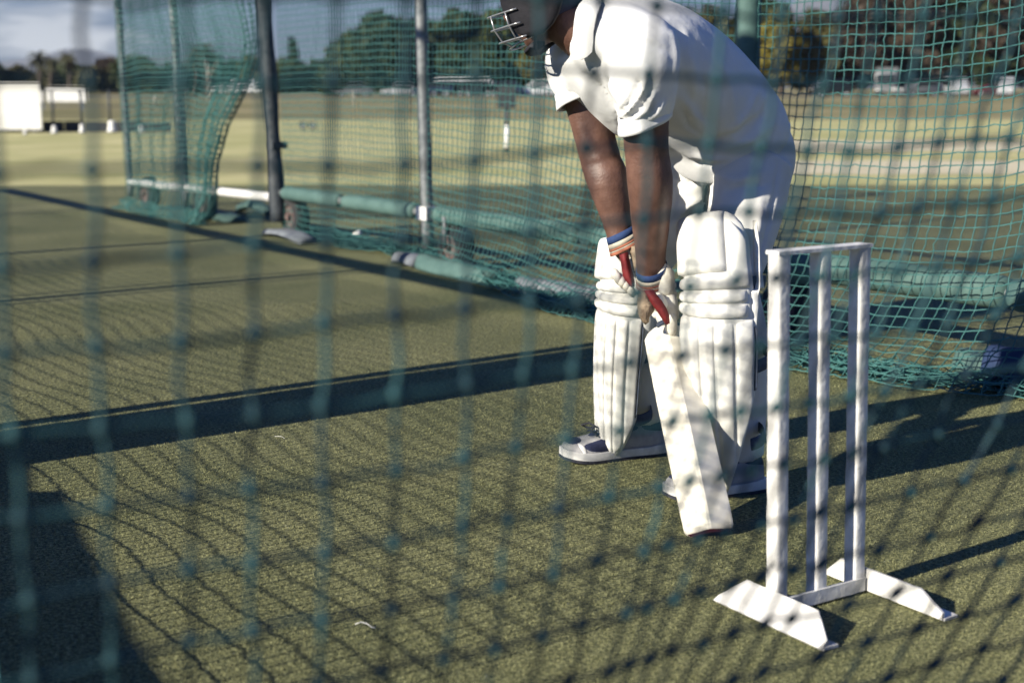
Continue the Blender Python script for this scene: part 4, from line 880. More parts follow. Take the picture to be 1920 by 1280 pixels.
        for k, (m_, w0, w1) in enumerate(((M_NAVY, 0.008, 0.0265), (M_CREAM, -0.004, 0.008), (M_ORANGE, -0.010, -0.004), (M_CREAM, -0.0135, -0.010), (M_ORANGE, -0.0215, -0.0135))):
            b_ = MB(); R = []
            tilt = roll_side * 0.35
            for w_, rr in ((w0, 0.0), (w0 + 0.0003, 0.0013), (w1 - 0.0003, 0.0013), (w1, 0.0)):
                rg = []
                ax = (roll_side - ad * roll_side.dot(ad)).normalized(); ay = ad.cross(ax)
                for q in range(32):
                    a = 2 * math.pi * q / 32; R0x, R0y = 0.037 + (0.0235 - w_) * 0.04, 0.042 + (0.0235 - w_) * 0.04
                    d_ = ax * math.cos(a) * (R0x + rr) + ay * math.sin(a) * (R0y + rr); rg.append(wri + ad * (-w_ - 0.006 - 0.22 * d_.dot(ax)) + d_)
                R.append(rg)
            b_.rings(R, cap=False); obj('cuff_band', b_, m_, g)
        return g, c, cam_side
    ad_l = (wr_l - el_l).normalized(); ad_r = (wr_r - el_r).normalized()
    gl, cl, cs = glove(wr_l + ad_l * 0.012, 0.624, ad_l, Vector((0.95, 0.05, 0.28)).normalized(), 0, 'lower glove gripping the bat handle, red strip and brown palm')
    gr, cr_, cs2 = glove(wr_r + ad_r * 0.006, 0.700, ad_r, Vector((0.80, 0.35, 0.45)).normalized(), 1, 'upper glove gripping the bat handle, partly behind the near forearm')
    def patch(g, name, pix, Y, m, bul=0.010):
        n = len(pix); A, B = [], []
        for (xl, yl, xr, yr) in pix:
            ra, rb = [], []
            for k in range(7):
                t = k / 6; b_ = bul * math.sin(math.pi * t); p = at(xl + (xr - xl) * t, yl + (yr - yl) * t, Y(yl) - b_); ra.append(p); rb.append(p + Vector((0, 0.004, 0)))
            A.append(ra); B.append(rb)
        m_ = MB(); m_.shell(A, B); return obj(name, m_, m, g)
    yl = lambda y: float(np.interp(y, [540, 580, 615], [3.335, 3.318, 3.326]))
    patch(gl, 'palm_leather', [(1197, 545, 1214, 545), (1196, 556, 1222, 556), (1195, 572, 1230, 570), (1196, 588, 1226, 584), (1203, 602, 1218, 594), (1210, 609, 1217, 604)], yl, M_PALM, 0.016)
    patch(gl, 'red_gusset', [(1206, 544, 1226, 543), (1213, 556, 1232, 553), (1222, 570, 1242, 565), (1232, 584, 1250, 578), (1241, 598, 1255, 592), (1248, 610, 1256, 606)], lambda y: yl(y) - 0.012, M_RED, 0.009)
    yr = lambda y: float(np.interp(y, [470, 550], [3.43, 3.425]))
    patch(gr, 'red_gusset', [(1161, 478, 1178, 472), (1164, 490, 1180, 486), (1166, 505, 1184, 502), (1168, 518, 1188, 516), (1175, 530, 1190, 528), (1182, 538, 1190, 537)], yr, M_RED, 0.012)
    patch(gr, 'palm_leather', [(1179, 464, 1200, 458), (1182, 480, 1200, 474), (1186, 496, 1200, 490), (1188, 512, 1199, 508)], lambda y: yr(y) + 0.006, M_PALM, 0.010)
    for k in range(4):     # finger ends of the upper glove closing over the handle
        m_ = MB(); x0, y0 = 1152 + 8.2 * k, 511 + 7.4 * k; m_.loft([(at(x0 - 3, y0 - 2, 3.46), 0.006, 0.006), (at(x0, y0, 3.445), 0.0105, 0.010), (at(x0 + 5, y0 + 9, 3.43), 0.0108, 0.0105), (at(x0 + 9, y0 + 17, 3.438), 0.009, 0.009), (at(x0 + 11, y0 + 21, 3.45), 0.005, 0.005)], Vector((1, 0, 0.6)), 12, 14); obj('finger_roll', m_, M_GLOVE, gr)
    for x0, y0, x1, y1, Y, r in ((1243, 508, 1248, 546, 3.375, 0.025), (1253, 558, 1259, 588, 3.37, 0.019), (1257, 592, 1259, 620, 3.36, 0.015), (1234, 556, 1244, 572, 3.345, 0.012)):
        m_ = MB(); m_.loft([(at(x0, y0 - 6, Y + 0.01), r * 0.45, r * 0.45), (at(x0, y0, Y), r, r), (at((x0 + x1) / 2, (y0 + y1) / 2, Y - 0.004), r * 1.06, r * 1.06), (at(x1, y1, Y), r * 0.92, r * 0.92), (at(x1, y1 + 6, Y + 0.01), r * 0.4, r * 0.4)], (1, 0, 0), 14, 16); obj('finger_roll', m_, M_GLOVE, gl)
    for x0, y0, x1, y1, Y, r in ((1189, 430, 1192, 452, 3.50, 0.013), (1190, 462, 1196, 486, 3.455, 0.012), (1184, 490, 1194, 505, 3.445, 0.009)):
        m_ = MB(); m_.loft([(at(x0, y0 - 5, Y + 0.01), r * 0.4, r * 0.4), (at(x0, y0, Y), r, r), (at(x1, y1, Y), r, r), (at(x1, y1 + 5, Y + 0.01), r * 0.4, r * 0.4)], (1, 0, 0), 12, 12); obj('finger_roll', m_, M_GLOVE, gr)
    # ---- shoes ----------------------------------------------------------------------------
    def shoe(heel, toe, label):
        d = (toe - heel); d.z = 0; Ln = d.length; d.normalize(); s = Vector((-d.y, d.x, 0))
        if s.y > 0: s = -s                                 # s points to the camera side
        K = [(0.0, 0.020, 0.052), (0.04, 0.031, 0.072), (0.15, 0.036, 0.078), (0.30, 0.036, 0.074), (0.45, 0.038, 0.068), (0.60, 0.044, 0.058), (0.75, 0.049, 0.046), (0.88, 0.044, 0.036), (0.96, 0.031, 0.026), (1.0, 0.014, 0.016)]
        KK = catmull(K, 44)
        def S(u, a, ofs=0.0):                               # a: 0 camera side at the sole, pi/2 top, pi other side
            q = u * 43; i = min(int(q), 42); k = KK[i] + (KK[i + 1] - KK[i]) * (q - i); ca, sa = math.cos(a), max(0, math.sin(a))
            kick = 0.012 * max(0, (k[0] - 0.7) / 0.3) ** 2
            return heel + d * (k[0] * Ln) + s * ((k[1] + ofs) * math.copysign(abs(ca) ** 0.75, ca)) + up(0.022 + kick + (k[2] + ofs) * sa ** 0.8)
        mb = MB(); R = []
        for i in range(44):
            R.append([S(i / 43, math.pi * j / 18) for j in range(19)] + [heel + d * (KK[i][0] * Ln) + up(0.018)])
        mb.rings(R); sh = obj('shoe', mb, M_SHOEGREY, person); sh['label'] = label
        mb = MB(); R = []
        for i in range(44):
            k = KK[i]; kick = 0.012 * max(0, (k[0] - 0.7) / 0.3) ** 2; wv_ = k[1] + 0.005; c = heel + d * (-0.004 + k[0] * (Ln + 0.008)); z1 = 0.026 + kick + 0.006 * math.exp(-(k[0] / 0.15) ** 2)
            R.append([c + s * wv_ + up(0.008 + kick), c + s * (wv_ + 0.002) + up(z1 * 0.6 + 0.003), c + s * wv_ + up(z1 + 0.004), c - s * wv_ + up(z1 + 0.004), c - s * (wv_ + 0.002) + up(z1 * 0.6 + 0.003), c - s * wv_ + up(0.008 + kick)])
        mb.rings(R); obj('midsole', mb, M_SOLE, sh, sharp=50)
        mb = MB(); R = []
        for i in range(44):
            k = KK[i]; kick = 0.012 * max(0, (k[0] - 0.7) / 0.3) ** 2; wv_ = k[1] + 0.006; c = heel + d * (-0.005 + k[0] * (Ln + 0.011)); R.append([c + s * wv_ + up(0.001 + kick), c + s * wv_ + up(0.009 + kick), c - s * wv_ + up(0.009 + kick), c - s * wv_ + up(0.001 + kick)])
        mb.rings(R); obj('outsole', mb, M_OUT, sh, sharp=50)
        def oval(name, u0, a0, ru, ra, m, rot=0.0, ofs=0.0022, pw=2.0):
            A = []
            for i in range(6):
                row = []
                for k in range(25):
                    an = 2 * math.pi * k / 24; rr = i / 5; cx, sy = math.cos(an), math.sin(an); cx = math.copysign(abs(cx) ** (2 / pw), cx); sy = math.copysign(abs(sy) ** (2 / pw), sy)
                    x, y = cx * rr * ru, sy * rr * ra; row.append(S(min(0.99, u0 + x + rot * y), a0 + y, ofs * (1 - rr ** 6)))
                A.append(row)
            fs = [(i * 25 + k, i * 25 + k + 1, (i + 1) * 25 + k + 1, (i + 1) * 25 + k) for i in range(5) for k in range(24)]
            m_ = MB(); m_.add([p for r in A for p in r], fs); return obj(name, m_, m, sh)
        for q in (0, 1):
            f = (lambda a: a) if q == 0 else (lambda a: math.pi - a)
            oval('mesh_panel', 0.60, f(0.50), 0.145, 0.38, M_MESH, rot=0.06 * (1 if q == 0 else -1), pw=2.4); oval('mesh_panel', 0.40, f(0.95), 0.075, 0.16, M_MESH); oval('mesh_panel', 0.16, f(0.98), 0.14, 0.34, M_MESH, pw=2.6); oval('overlay', 0.765, f(0.50), 0.022, 0.52, M_SOLE, rot=0.05)
        oval('mesh_panel', 0.825, math.pi / 2, 0.085, 0.62, M_MESH, pw=2.3); oval('tongue', 0.50, math.pi / 2, 0.17, 0.34, M_MESH, ofs=0.008)
        for k in range(5):
            m_ = MB(); u_ = 0.42 + 0.055 * k; m_.tube([S(u_, a, 0.008) for a in np.linspace(math.pi / 2 - 0.5, math.pi / 2 + 0.5, 7)], 0.0028, 6); obj('lace', m_, M_OUT, sh)
        c = S(0.60, math.pi / 2, 0.012)
        for q in (-1, 1):
            m_ = MB(); m_.tube([c, c + d * 0.018 + s * (0.020 * q) + up(0.012), c + d * 0.034 + s * (0.034 * q) + up(0.004), c + d * 0.018 + s * (0.030 * q) - up(0.004), c], 0.003, 6); obj('lace', m_, M_OUT, sh)
        return sh
    g1 = ground(1242, 848); g2 = ground(1056, 866); shoe(g1 + (g1 - g2).normalized() * 0.0, g2, 'white and navy trainer on the front foot')
    h1 = ground(1424, 915); h2 = ground(1252, 938); shoe(h1, h2, 'white and navy trainer on the back foot behind the bat')
    return person
batsman()
# ------------------------------------------------------------------ trees
def limb(mb, a, b, r0, r1, bend, n=6):
    a, b = Vector(a), Vector(b); pts = [a.lerp(b, t) + Vector((bend * math.sin(math.pi * t), 0, 0)) for t in np.linspace(0, 1, n)]
    mb.tube(pts, list(np.linspace(r0, r1, n)), 7)
def leaf_mesh(C, Nn, size, name, rg):
    """small rhombic leaf sprays scattered at C"""
    n = len(C); a = rg.normal(0, 1, (n, 3)); a /= np.linalg.norm(a, axis=1, keepdims=True); b = np.cross(a, rg.normal(0, 1, (n, 3))); b /= np.linalg.norm(b, axis=1, keepdims=True) + 1e-9
    s = size * rg.uniform(0.55, 1.25, (n, 1)); V = np.stack([C - a * s, C + b * s * 0.55, C + a * s, C - b * s * 0.55], 1).reshape(-1, 3); F = np.arange(n * 4).reshape(n, 4)
    me = bpy.data.meshes.new(name); me.vertices.add(len(V)); me.vertices.foreach_set('co', V.astype(np.float32).ravel()); me.loops.add(n * 4); me.polygons.add(n)
    me.loops.foreach_set('vertex_index', F.ravel().astype(np.int32)); me.polygons.foreach_set('loop_start', (np.arange(n) * 4).astype(np.int32)); me.update(calc_edges=True); return me
def tree(name, px, top, wpx, Y, leaf, label, seed, base_z=0.0, trunk=0.2, shape='round', n=2600, group='trees along the far road', bark=None, size=0.27):
    rg = np.random.default_rng(seed); B = at(px, 180, Y); x = B.x; zt = at(px, top, Y).z; H = zt - base_z; W = wpx / F_PX * Y / 2
    root = thing(name, label, 'tree', (x, Y, base_z), group); mb = MB(); tb = Vector((x, Y, base_z - 0.05)); th = tb + Vector((rg.normal(0, .2), 0, H * 0.62))
    limb(mb, tb, th, H * 0.036 + 0.06, H * 0.014, rg.normal(0, 0.15), 8)
    cl = []
    nb = 19
    for k in range(nb):
        if shape == 'cone':
            q = k / (nb - 1); c = Vector((x + rg.normal(0, 0.12) * W, Y + rg.normal(0, 0.2), base_z + H * (0.10 + 0.86 * q))); r = W * (1.05 - 0.95 * q) * 0.75
        else:
            an = rg.uniform(0, 6.28); rr = rg.uniform(0.05, 0.75); h = rg.uniform(trunk + 0.10, 0.86); wz = math.sin(math.pi * min(1, max(0, (h - trunk + 0.18) / (1.18 - trunk)))) ** 0.6
            c = Vector((x + math.cos(an) * rr * W * wz, Y + math.sin(an) * rr * W * wz, base_z + H * h)); r = W * rg.uniform(0.24, 0.46)
        cl.append((c, r))
        if k % 2 == 0 and shape != 'cone': limb(mb, tb.lerp(th, rg.uniform(0.4, 0.95)), c, H * 0.013, H * 0.004, rg.normal(0, 0.2))
    if shape != 'cone': cl.append((Vector((x, Y, base_z + H * 0.88)), W * 0.30))
    obj('trunk', mb, bark or M_BARK, root); C = []
    per = n // len(cl)
    for c, r in cl:
        d = rg.normal(0, 1, (per, 3)); d /= np.linalg.norm(d, axis=1, keepdims=True); rad = r * rg.uniform(0.35, 1.0, (per, 1)) ** 0.6 * (1 + 0.22 * np.sin(d[:, :1] * 5 + d[:, 2:] * 4)); p = np.array(c) + d * rad * np.array([1, 1, 0.82]); C.append(p)
    C = np.vstack(C); C[:, 2] = np.maximum(C[:, 2], base_z + 0.15); link('crown', leaf_mesh(C, None, size, 'crown', rg), leaf, root, smooth=False, fix=False)
    return root
LD, LG, LO, LY, LB, LP = M_LEAFS
S_ = 100
rows = [  # px, top, width px, Y, leaf, label, shape
 (-25, 118, 90, 150, LD, 'dark green tree at the left edge, above the white sight screen', 'round'), (38, 127, 62, 155, LO, 'low olive tree showing over the left end of the sight screen', 'round'), (92, 140, 70, 150, LO, 'olive bush between the sight screen and white hoarding', 'round'),
 (140, 124, 74, 160, LG, 'mid green tree standing right over the white hoarding', 'round'), (178, 133, 66, 150, LO, 'yellowish olive tree right of the white hoarding', 'round'), (212, 112, 62, 158, LB, 'brownish tree just left of the first thin pole', 'round'),
 (268, 112, 92, 150, LG, 'rounded green tree just right of the first thin pole', 'round'), (322, 128, 70, 155, LD, 'low dark tree behind the second thin pole', 'round'), (396, 108, 84, 145, LD, 'dark domed tree below the pair of tall palms', 'round'), (440, 118, 74, 150, LG, 'green tree behind the drawn-aside net edge', 'round'), (478, 112, 70, 146, LO, 'olive tree touching the dark pole on its left', 'round'),
 (552, 72, 40, 150, LD, 'narrow dark conifer right of the dark pole', 'cone'), (535, 118, 90, 144, LG, 'bushy green tree at the foot of the narrow conifer', 'round'), (598, 122, 84, 148, LD, 'low dark tree right of the narrow conifer', 'round'),
 (668, 84, 110, 132, LG, 'green tree with light top left of the big dark tree', 'round'), (718, 50, 150, 128, LD, 'big dark spreading tree left of the white-edged pole', 'round'), (800, 58, 130, 134, LD, 'dark tree behind the white-edged pole', 'round'),
 (862, 44, 130, 130, LD, 'tall dark tree right of the white-edged pole', 'round'), (925, 38, 120, 128, LG, 'tall green tree above the parked cars by the helmet', 'round'), (985, 14, 130, 134, LB, 'tall brownish tree behind the helmet grille', 'round'), (1024, 60, 76, 122, LY, 'yellow-green tree between helmet and shirt front', 'round'), (1075, 6, 140, 138, LD, 'dark tree hidden mostly by the shirt', 'round'),
 (1330, 30, 110, 150, LO, 'olive tree over the shoulders of the batsman', 'round'), (1405, -16, 120, 142, LD, 'dark tall tree behind the padded teal post', 'round'), (1462, 38, 96, 124, LY, 'yellow leafy tree right of the padded teal post', 'round'), (1520, 66, 100, 128, LO, 'olive tree right of the yellow tree', 'round'), (1580, 55, 110, 130, LB, 'brown-green tree left of the truck', 'round'),
 (1650, 10, 150, 140, LB, 'tall brown tree behind the truck', 'round'), (1730, -10, 160, 138, LB, 'tall brown tree right of the truck', 'round'), (1812, 0, 150, 136, LD, 'dark tall tree over the silver van', 'round'), (1890, -14, 160, 134, LB, 'tall brown tree at the right edge', 'round'),
 (757, 62, 110, 146, LD, 'dark tree between the big dark tree and the white-edged pole', 'round'), (893, 46, 110, 146, LG, 'green tree between the two tall trees left of the helmet', 'round'), (955, 24, 110, 148, LD, 'dark tree rising behind the dark square board', 'round'), (1548, 64, 110, 148, LD, 'dark tree between the olive tree and the truck', 'round'), (1690, 6, 130, 156, LD, 'dark tree rising over the grey car', 'round'), (1772, 0, 130, 154, LB, 'brown tree rising left of the silver van', 'round'), (1852, 2, 130, 152, LD, 'dark tree over the dark red car', 'round')]
for k, (px, tp, wd, Y, lf, lab, shp) in enumerate(rows):
    tree('conifer_tree' if shp == 'cone' else 'leafy_tree', px, tp - (40 if px > 1500 else 18 if px > 640 else 0), wd * (1.0 if shp == 'cone' else 1.3), Y + (50 if px > 640 else 95), lf, lab, 200 + k, shape=shp, trunk=-0.05 if px < 640 else 0.1, n=6500 if px < 640 else 12000, size=0.62 if px < 640 else 0.6)
def palm(px, top, Y, label, seed, hang=True):
    rg = np.random.default_rng(seed); x = at(px, 180, Y).x; zt = at(px, top + 9, Y).z; root = thing('palm_tree', label, 'palm', (x, Y, 0), 'tall palms on the skyline'); mb = MB()
    limb(mb, (x, Y, -0.05), (x + 0.3, Y, zt), 0.30, 0.20, 0.2, 10); obj('trunk', mb, M_BARK, root); c = Vector((x + 0.3, Y, zt)); mb = MB()
    for k in range(34):
        an = rg.uniform(0, 6.28); el = rg.uniform(-1.1, 1.1); Ln = rg.uniform(1.5, 2.1); d = Vector((math.cos(an) * math.cos(el), math.sin(an) * math.cos(el), math.sin(el))); s = Vector((-math.sin(an), math.cos(an), 0)); A = []
        for q in range(5):
            t = q / 4; p = c + d * (Ln * t) - Vector((0, 0, 0.9 * t * t)); w_ = 0.20 * math.sin(math.pi * (0.12 + 0.88 * t)) + 0.02; A.append([p - s * w_ - up(0.08), p, p + s * w_ - up(0.08)])
        mb.add([p for r in A for p in r], [(i * 3 + j, i * 3 + j + 1, (i + 1) * 3 + j + 1, (i + 1) * 3 + j) for i in range(4) for j in range(2)])
    obj('crown', mb, LP, root, smooth=False, fix=False)
palm(72, 96, 190, 'leftmost of the three palms above the sight screen', 301); palm(93, 103, 195, 'middle, lowest of the three palms above the sight screen', 302); palm(128, 95, 188, 'rightmost of the three palms, above the white hoarding', 303)
palm(364, 82, 165, 'left palm of the pair over the second thin pole', 304); palm(384, 82, 168, 'right palm of the pair over the second thin pole', 305)
# bare pale trunk among the trees
t_ = thing('bare_tree', 'slim bare pale tree trunk standing before the far trees', 'tree', (at(391, 180, 95).x, 95, 0)); mb = MB(); b_ = at(391, 180, 95); b_.z = 0
limb(mb, b_, b_ + Vector((-0.1, 0, 2.7)), 0.11, 0.05, 0.12); obj('trunk', mb, M_PALEBARK, t_); mb = MB(); limb(mb, b_ + up(1.6), b_ + Vector((0.8, 0, 2.9)), 0.05, 0.02, 0.05); obj('branch', mb, M_PALEBARK, t_)

# ------------------------------------------------------------------ screens, hoarding, fence, weights along the boundary
def board(name, label, cat, px0, px1, py0, py1, Y, m, legs=True, th=0.06):
    a, b = at(px0, py1, Y), at(px1, py0, Y); root = thing(name, label, cat, ((a.x + b.x) / 2, Y, 0)); n = max(1, int((b.x - a.x) / 1.2))
    for k in range(n):
        mb = MB(); w_ = (b.x - a.x) / n; mb.abox(a.x + w_ * k + 0.004, a.x + w_ * (k + 1) - 0.004, Y - th, Y, max(a.z, 0.05), b.z); obj('panel', mb, m, root, smooth=False)
    if legs:
        for k in range(2):
            mb = MB(); x = a.x + (b.x - a.x) * (0.12 + 0.76 * k); mb.abox(x - 0.05, x + 0.05, Y + 0.005, Y + 0.10, -0.01, b.z * 0.96); obj('leg', mb, M_GALV, root, smooth=False)
    return root
board('sight_screen', 'large white sight screen at the left edge of the field', 'sight screen', -60, 75, 156, 243, 31.5, M_WHITE)
board('hoarding', 'white hoarding beyond the fence, right of the sight screen', 'hoarding', 89, 163, 163, 191, 62, M_WHITE)
board('hoarding', 'narrow white board between sight screen and hoarding', 'hoarding', 70, 80, 170, 192, 62, M_WHITE)
# low black upright panels along the boundary
a_, b_ = at(-40, 250, 32.0), at(322, 250, 32.0); root = thing('boundary_strip', 'low black upright strip along the far edge of the field', 'screen', ((a_.x + b_.x) / 2, 32.0, 0)); n = 9
for k in range(n):
    mb = MB(); x0 = a_.x + (b_.x - a_.x) * k / n; x1 = a_.x + (b_.x - a_.x) * (k + 1) / n; mb.abox(x0 + 0.01, x1 - 0.01, 32.0, 32.03, 0.0, 0.235 + 0.01 * math.sin(k * 2.2)); obj('panel', mb, M_BLACK, root, smooth=False)
# chain of fence posts with a top rail behind the field
root = thing('boundary_fence', 'thin dark post and rail fence behind the field at left', 'fence', (at(150, 200, 36).x, 36, 0))
for px in (28, 75, 98, 152, 205, 262, 330): 
    mb = MB(); p = at(px, 200, 36); mb.tube([(p.x, 36, -0.01), (p.x, 36, 0.96)], 0.032, 8); obj('post', mb, M_DARKPOLE, root)
for z in (0.94, 0.52): mb = MB(); mb.tube([(at(-40, 200, 36).x, 36.0, z), (at(340, 200, 36).x, 36.0, z)], 0.014, 6); obj('rail', mb, M_DARKPOLE, root)
def cone(px, py, h, label, Y=None):
    g = ground(px, py); root = thing('boundary_weight', label, 'marker', g, 'white markers along the boundary'); k = h / 0.17
    mb = MB(); R = []
    for z, r in ((0, 0.075), (0.012, 0.075), (0.05, 0.060), (0.10, 0.045), (0.11, 0.055), (0.15, 0.045), (0.17, 0.02)): R.append([g + Vector((r * k * math.cos(a), r * k * math.sin(a), z * k)) for a in np.linspace(0, 2 * math.pi, 15)[:-1]])
    mb.rings(R); obj('cap', mb, M_WHITE, root, sharp=40); mb = MB(); mb.tube([g + up(-0.005), g + up(0.012 * k)], 0.085 * k, 14); obj('foot', mb, M_BLACK, root)
cone(47, 252, 0.10, 'low white marker below the sight screen'); cone(102, 250, 0.17, 'white marker on the boundary right of the sight screen'); cone(155, 249, 0.19, 'white marker on the boundary below the hoarding'); cone(210, 248, 0.26, 'tallest white marker, left of the first thin pole'); cone(265, 249, 0.15, 'white marker seen through net by first thin pole'); cone(315, 247, 0.14, 'white marker seen through net by second thin pole')
def sign(px, py0, py1, wpx, Y, m, label, foot_py, band=False):
    a, b = at(px - wpx / 2, py1, Y), at(px + wpx / 2, py0, Y); root = thing('board_sign', label, 'sign', ((a.x + b.x) / 2, Y, 0)); mb = MB(); mb.abox(a.x, b.x, Y - 0.04, Y, a.z, b.z); obj('panel', mb, m, root, smooth=False)
    mb = MB(); x = (a.x + b.x) / 2; mb.tube([(x, Y + 0.03, -0.01), (x, Y + 0.03, b.z)], 0.03, 8); obj('post', mb, M_DARKPOLE, root)
    if band: mb = MB(); mb.tube([(x, Y + 0.03, 0.06), (x, Y + 0.03, 0.42)], 0.042, 10); obj('reflective_band', mb, M_WHITE, root)
    return root
g_ = ground(950, 287)
sign(950, 162, 203, 36, g_.y, M_BLACK, 'dark square board on a thin post by the shirt front', 287, True)
for px, lab in ((568, 'small black and white number board on the field, left one'), (586, 'small black and white number board on the field, right one')):
    Y = 33.5; r_ = sign(px, 229, 240, 13, Y, M_BLACK, lab, 246); a = at(px, 235, Y - 0.045)
    for dx, dz in ((-0.035, 0.0), (0.03, 0.02), (0.0, -0.035)): mb = MB(); mb.abox(a.x + dx - 0.018, a.x + dx + 0.018, Y - 0.055, Y - 0.042, a.z + dz - 0.012, a.z + dz + 0.012); obj('white_mark', mb, M_WHITE, r_, smooth=False)
for px, py0, py1, Y, lab in ((430, 190, 232, 62, 'slim pale post on the bank right of the bare trunk'), (664, 168, 205, 80, 'slim pale post on the bank below the green tree'), (292, 180, 215, 70, 'slim pale post on the bank by the first pole')):
    p = at(px, py1, Y); h = at(px, py0, Y).z; mb = MB(); mb.tube([(p.x, Y, -0.02), (p.x, Y, h * 0.5), (p.x, Y, max(h, 0.6))], [0.05, 0.045, 0.05], 8); o = obj('marker_post', mb, M_PALEBARK); tag(o, lab, 'post'); move_to(o, (p.x, Y, 0))

# ------------------------------------------------------------------ vehicles on the road
def paint(name, c): return mat('paint_' + name, c, 0.3, tuple(min(1, x * 1.05) for x in c), 3, spec=0.5)
PT = {'white': paint('white', (0.72, 0.72, 0.71)), 'black': paint('black', (0.015, 0.017, 0.02)), 'silver': paint('silver', (0.36, 0.37, 0.38)), 'navy': paint('navy', (0.02, 0.03, 0.06)), 'red': paint('red', (0.07, 0.012, 0.014)), 'grey': paint('grey', (0.13, 0.135, 0.14))}
def side_body(mb, prof, wd, inset):
    R = []
    for y, k in ((-wd, inset), (-wd * 0.94, 0.0), (wd * 0.94, 0.0), (wd, inset)):
        pts = []
        cx = sum(p[0] for p in prof) / len(prof); cz = sum(p[1] for p in prof) / len(prof)
        for x, z in prof: pts.append(Vector((x + (cx - x) * k * 0.05, y, z + (cz - z) * k * 0.08)))
        R.append(pts)
    mb.rings(R)
def vehicle(kind, colour, px, Y, label, rot=0.0, py=None):
    x = at(px, 180, Y).x; name = {'car': 'parked_car', 'van': 'parked_van', 'truck': 'parked_truck', 'suv': 'parked_car'}[kind]
    root = thing(name, label, 'truck' if kind == 'truck' else 'van' if kind == 'van' else 'car', (0, 0, 0), 'vehicles parked along the road'); m = PT[colour]
    if kind == 'truck':
        mb = MB(); side_body(mb, [(-1.0, 0.5), (-1.05, 1.0), (-0.98, 1.6), (-0.85, 2.5), (0.9, 2.55), (0.95, 0.5)], 1.1, 1.0); obj('cab', mb, m, root, sharp=30)
        mb = MB(); mb.abox(1.0, 5.2, -1.15, 1.15, 0.75, 3.0); obj('cargo_box', mb, PT['grey'], root, smooth=False); L_ = (-0.2, 1.9, 4.2)
        mb = MB(); mb.abox(-1.04, -0.99, -0.92, -0.06, 1.45, 2.1); obj('windscreen', mb, M_GLASS, root, smooth=False); mb = MB(); mb.abox(-1.04, -0.99, 0.06, 0.92, 1.45, 2.1); obj('windscreen', mb, M_GLASS, root, smooth=False)
        for y in (-0.8, 0.8): mb = MB(); mb.abox(-1.09, -1.03, y - 0.15, y + 0.15, 0.68, 0.86); obj('headlight', mb, M_WHITE, root, smooth=False)
        wr, hw = 0.45, 1.0
    else:
        if kind == 'van': body = [(-2.2, 0.35), (-2.3, 0.9), (-1.7, 1.15), (-1.15, 1.85), (-0.9, 1.95), (2.25, 1.95), (2.35, 1.2), (2.35, 0.35)]; win = [(-1.55, 1.18), (-1.08, 1.78), (2.1, 1.80), (2.15, 1.2)]
        elif kind == 'suv': body = [(-2.2, 0.4), (-2.25, 0.95), (-1.1, 1.08), (-0.6, 1.62), (1.6, 1.66), (2.15, 1.1), (2.2, 0.4)]; win = [(-0.95, 1.10), (-0.52, 1.54), (1.5, 1.57), (1.9, 1.12)]
        else: body = [(-2.1, 0.3), (-2.15, 0.72), (-1.05, 0.88), (-0.45, 1.36), (0.9, 1.40), (1.7, 0.98), (2.12, 0.9), (2.15, 0.3)]; win = [(-0.85, 0.92), (-0.38, 1.29), (0.82, 1.31), (1.4, 0.96)]
        hw = 0.86; mb = MB(); side_body(mb, body, hw, 1.0); obj('body', mb, m, root, sharp=30)
        for y in (-1, 1):
            mb = MB(); mb.add([(a, y * (hw + 0.004), b) for a, b in win] + [(a, y * (hw - 0.02), b) for a, b in win], [(0, 1, 2, 3), (4, 5, 6, 7), (0, 1, 5, 4), (1, 2, 6, 5), (2, 3, 7, 6), (3, 0, 4, 7)]); obj('side_window', mb, M_GLASS, root, smooth=False)
        L_ = (-1.35, 1.35); wr = 0.32
        for y in (-0.6, 0.6): mb = MB(); mb.abox(body[1][0] - 0.02, body[1][0] + 0.06, y - 0.14, y + 0.14, body[1][1] - 0.16, body[1][1] - 0.03); obj('headlight', mb, M_WHITE, root, smooth=False)
    for lx in L_:
        for y in (-1, 1):
            mb = MB(); mb.tube([(lx, y * (hw - 0.16), wr), (lx, y * (hw + 0.02), wr)], wr, 18); wh = obj('wheel', mb, M_TYRE, root, sharp=40); mb = MB(); mb.tube([(lx, y * (hw - 0.1), wr), (lx, y * (hw + 0.03), wr)], wr * 0.55, 12); obj('rim', mb, PT['silver'], wh, sharp=40)
    root.location = (x, Y, -0.01); root.rotation_euler = (0, 0, rot); return root
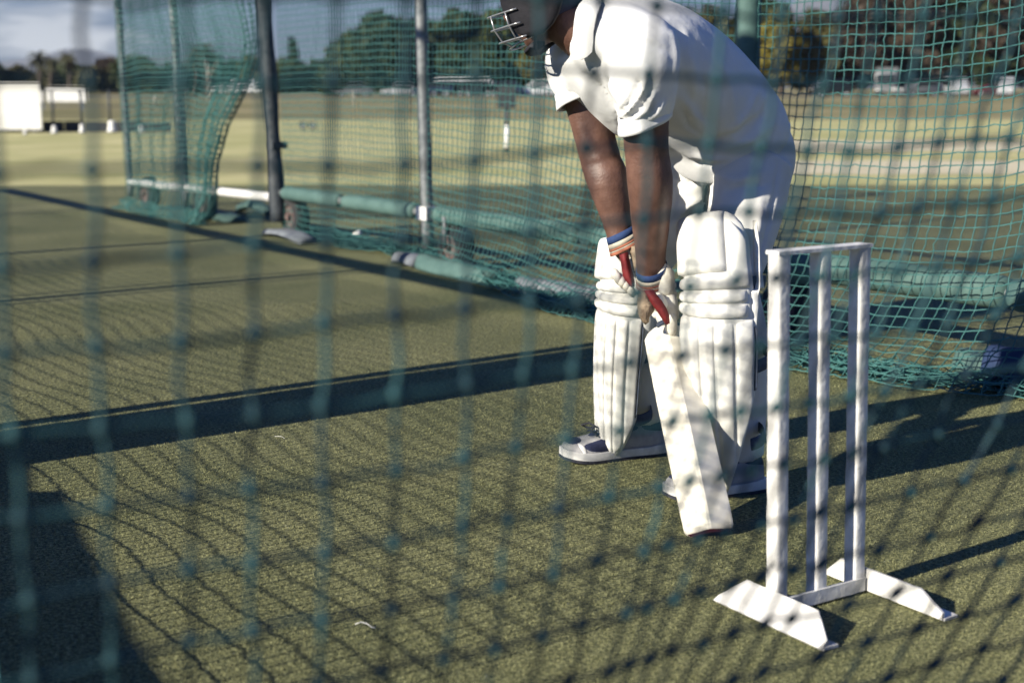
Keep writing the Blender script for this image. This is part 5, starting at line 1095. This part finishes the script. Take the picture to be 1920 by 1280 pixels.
for a in [('car', 'grey', 330, 223, 'grey car seen between the first two thin poles', 0.1), ('car', 'white', 424, 219, 'white car right of the bare trunk', 0.0), ('van', 'white', 452, 221, 'white van between bare trunk and drawn-aside net', 0.0), ('car', 'white', 490, 220, 'white car touching the dark pole', 0.05),
          ('car', 'grey', 664, 154, 'grey car under the green tree left of the big dark tree', 0.0), ('car', 'silver', 752, 156, 'silver car just left of the white-edged pole', 0.0), ('suv', 'navy', 812, 148, 'dark blue car just right of the white-edged pole', 0.0), ('van', 'white', 836, 162, 'white van second from the white-edged pole', 0.0), ('suv', 'black', 856, 149, 'black car below the tall dark tree', 0.0), ('van', 'white', 884, 161, 'white van behind the black cars', 0.0), ('car', 'black', 902, 148, 'low black car left of the dark square board', 0.0), ('suv', 'navy', 938, 148, 'dark car half hidden by the square board', 0.0), ('car', 'white', 1003, 149, 'white car nearest the shirt front', 0.0), ('van', 'white', 1020, 162, 'white van behind the white car at the shirt front', 0.0),
          ('truck', 'grey', 1660, 150, 'grey truck facing the field, behind the right-hand net', 1.25), ('suv', 'grey', 1722, 144, 'grey car right of the truck', 0.3), ('van', 'silver', 1793, 154, 'silver van between the truck and the red car', 1.5), ('suv', 'black', 1560, 156, 'black car left of the truck', 0.0), ('car', 'red', 1858, 152, 'dark red car near the right edge', 0.0), ('van', 'silver', 1885, 150, 'silver van right of the dark red car', 1.2)]:
    vehicle(*a[:5], rot=a[5])

# ------------------------------------------------------------------ air
mb = MB(); mb.abox(-4300, 4500, -420, 6000, -16, 420); hzo = obj('haze', mb, None, smooth=False); tag(hzo, 'thin pale haze lying over the far plain', 'haze', kind='stuff')
m = bpy.data.materials.new('haze_air'); m.use_nodes = True; t = m.node_tree; t.nodes.clear(); ho = N('ShaderNodeOutputMaterial', t); pv = N('ShaderNodeVolumePrincipled', t)
pv.inputs['Color'].default_value = (0.75, 0.85, 1.0, 1); pv.inputs['Density'].default_value = 0.00008; pv.inputs['Anisotropy'].default_value = 0.2
t.links.new(pv.outputs['Volume'], ho.inputs['Volume']); hzo.data.materials.append(m)
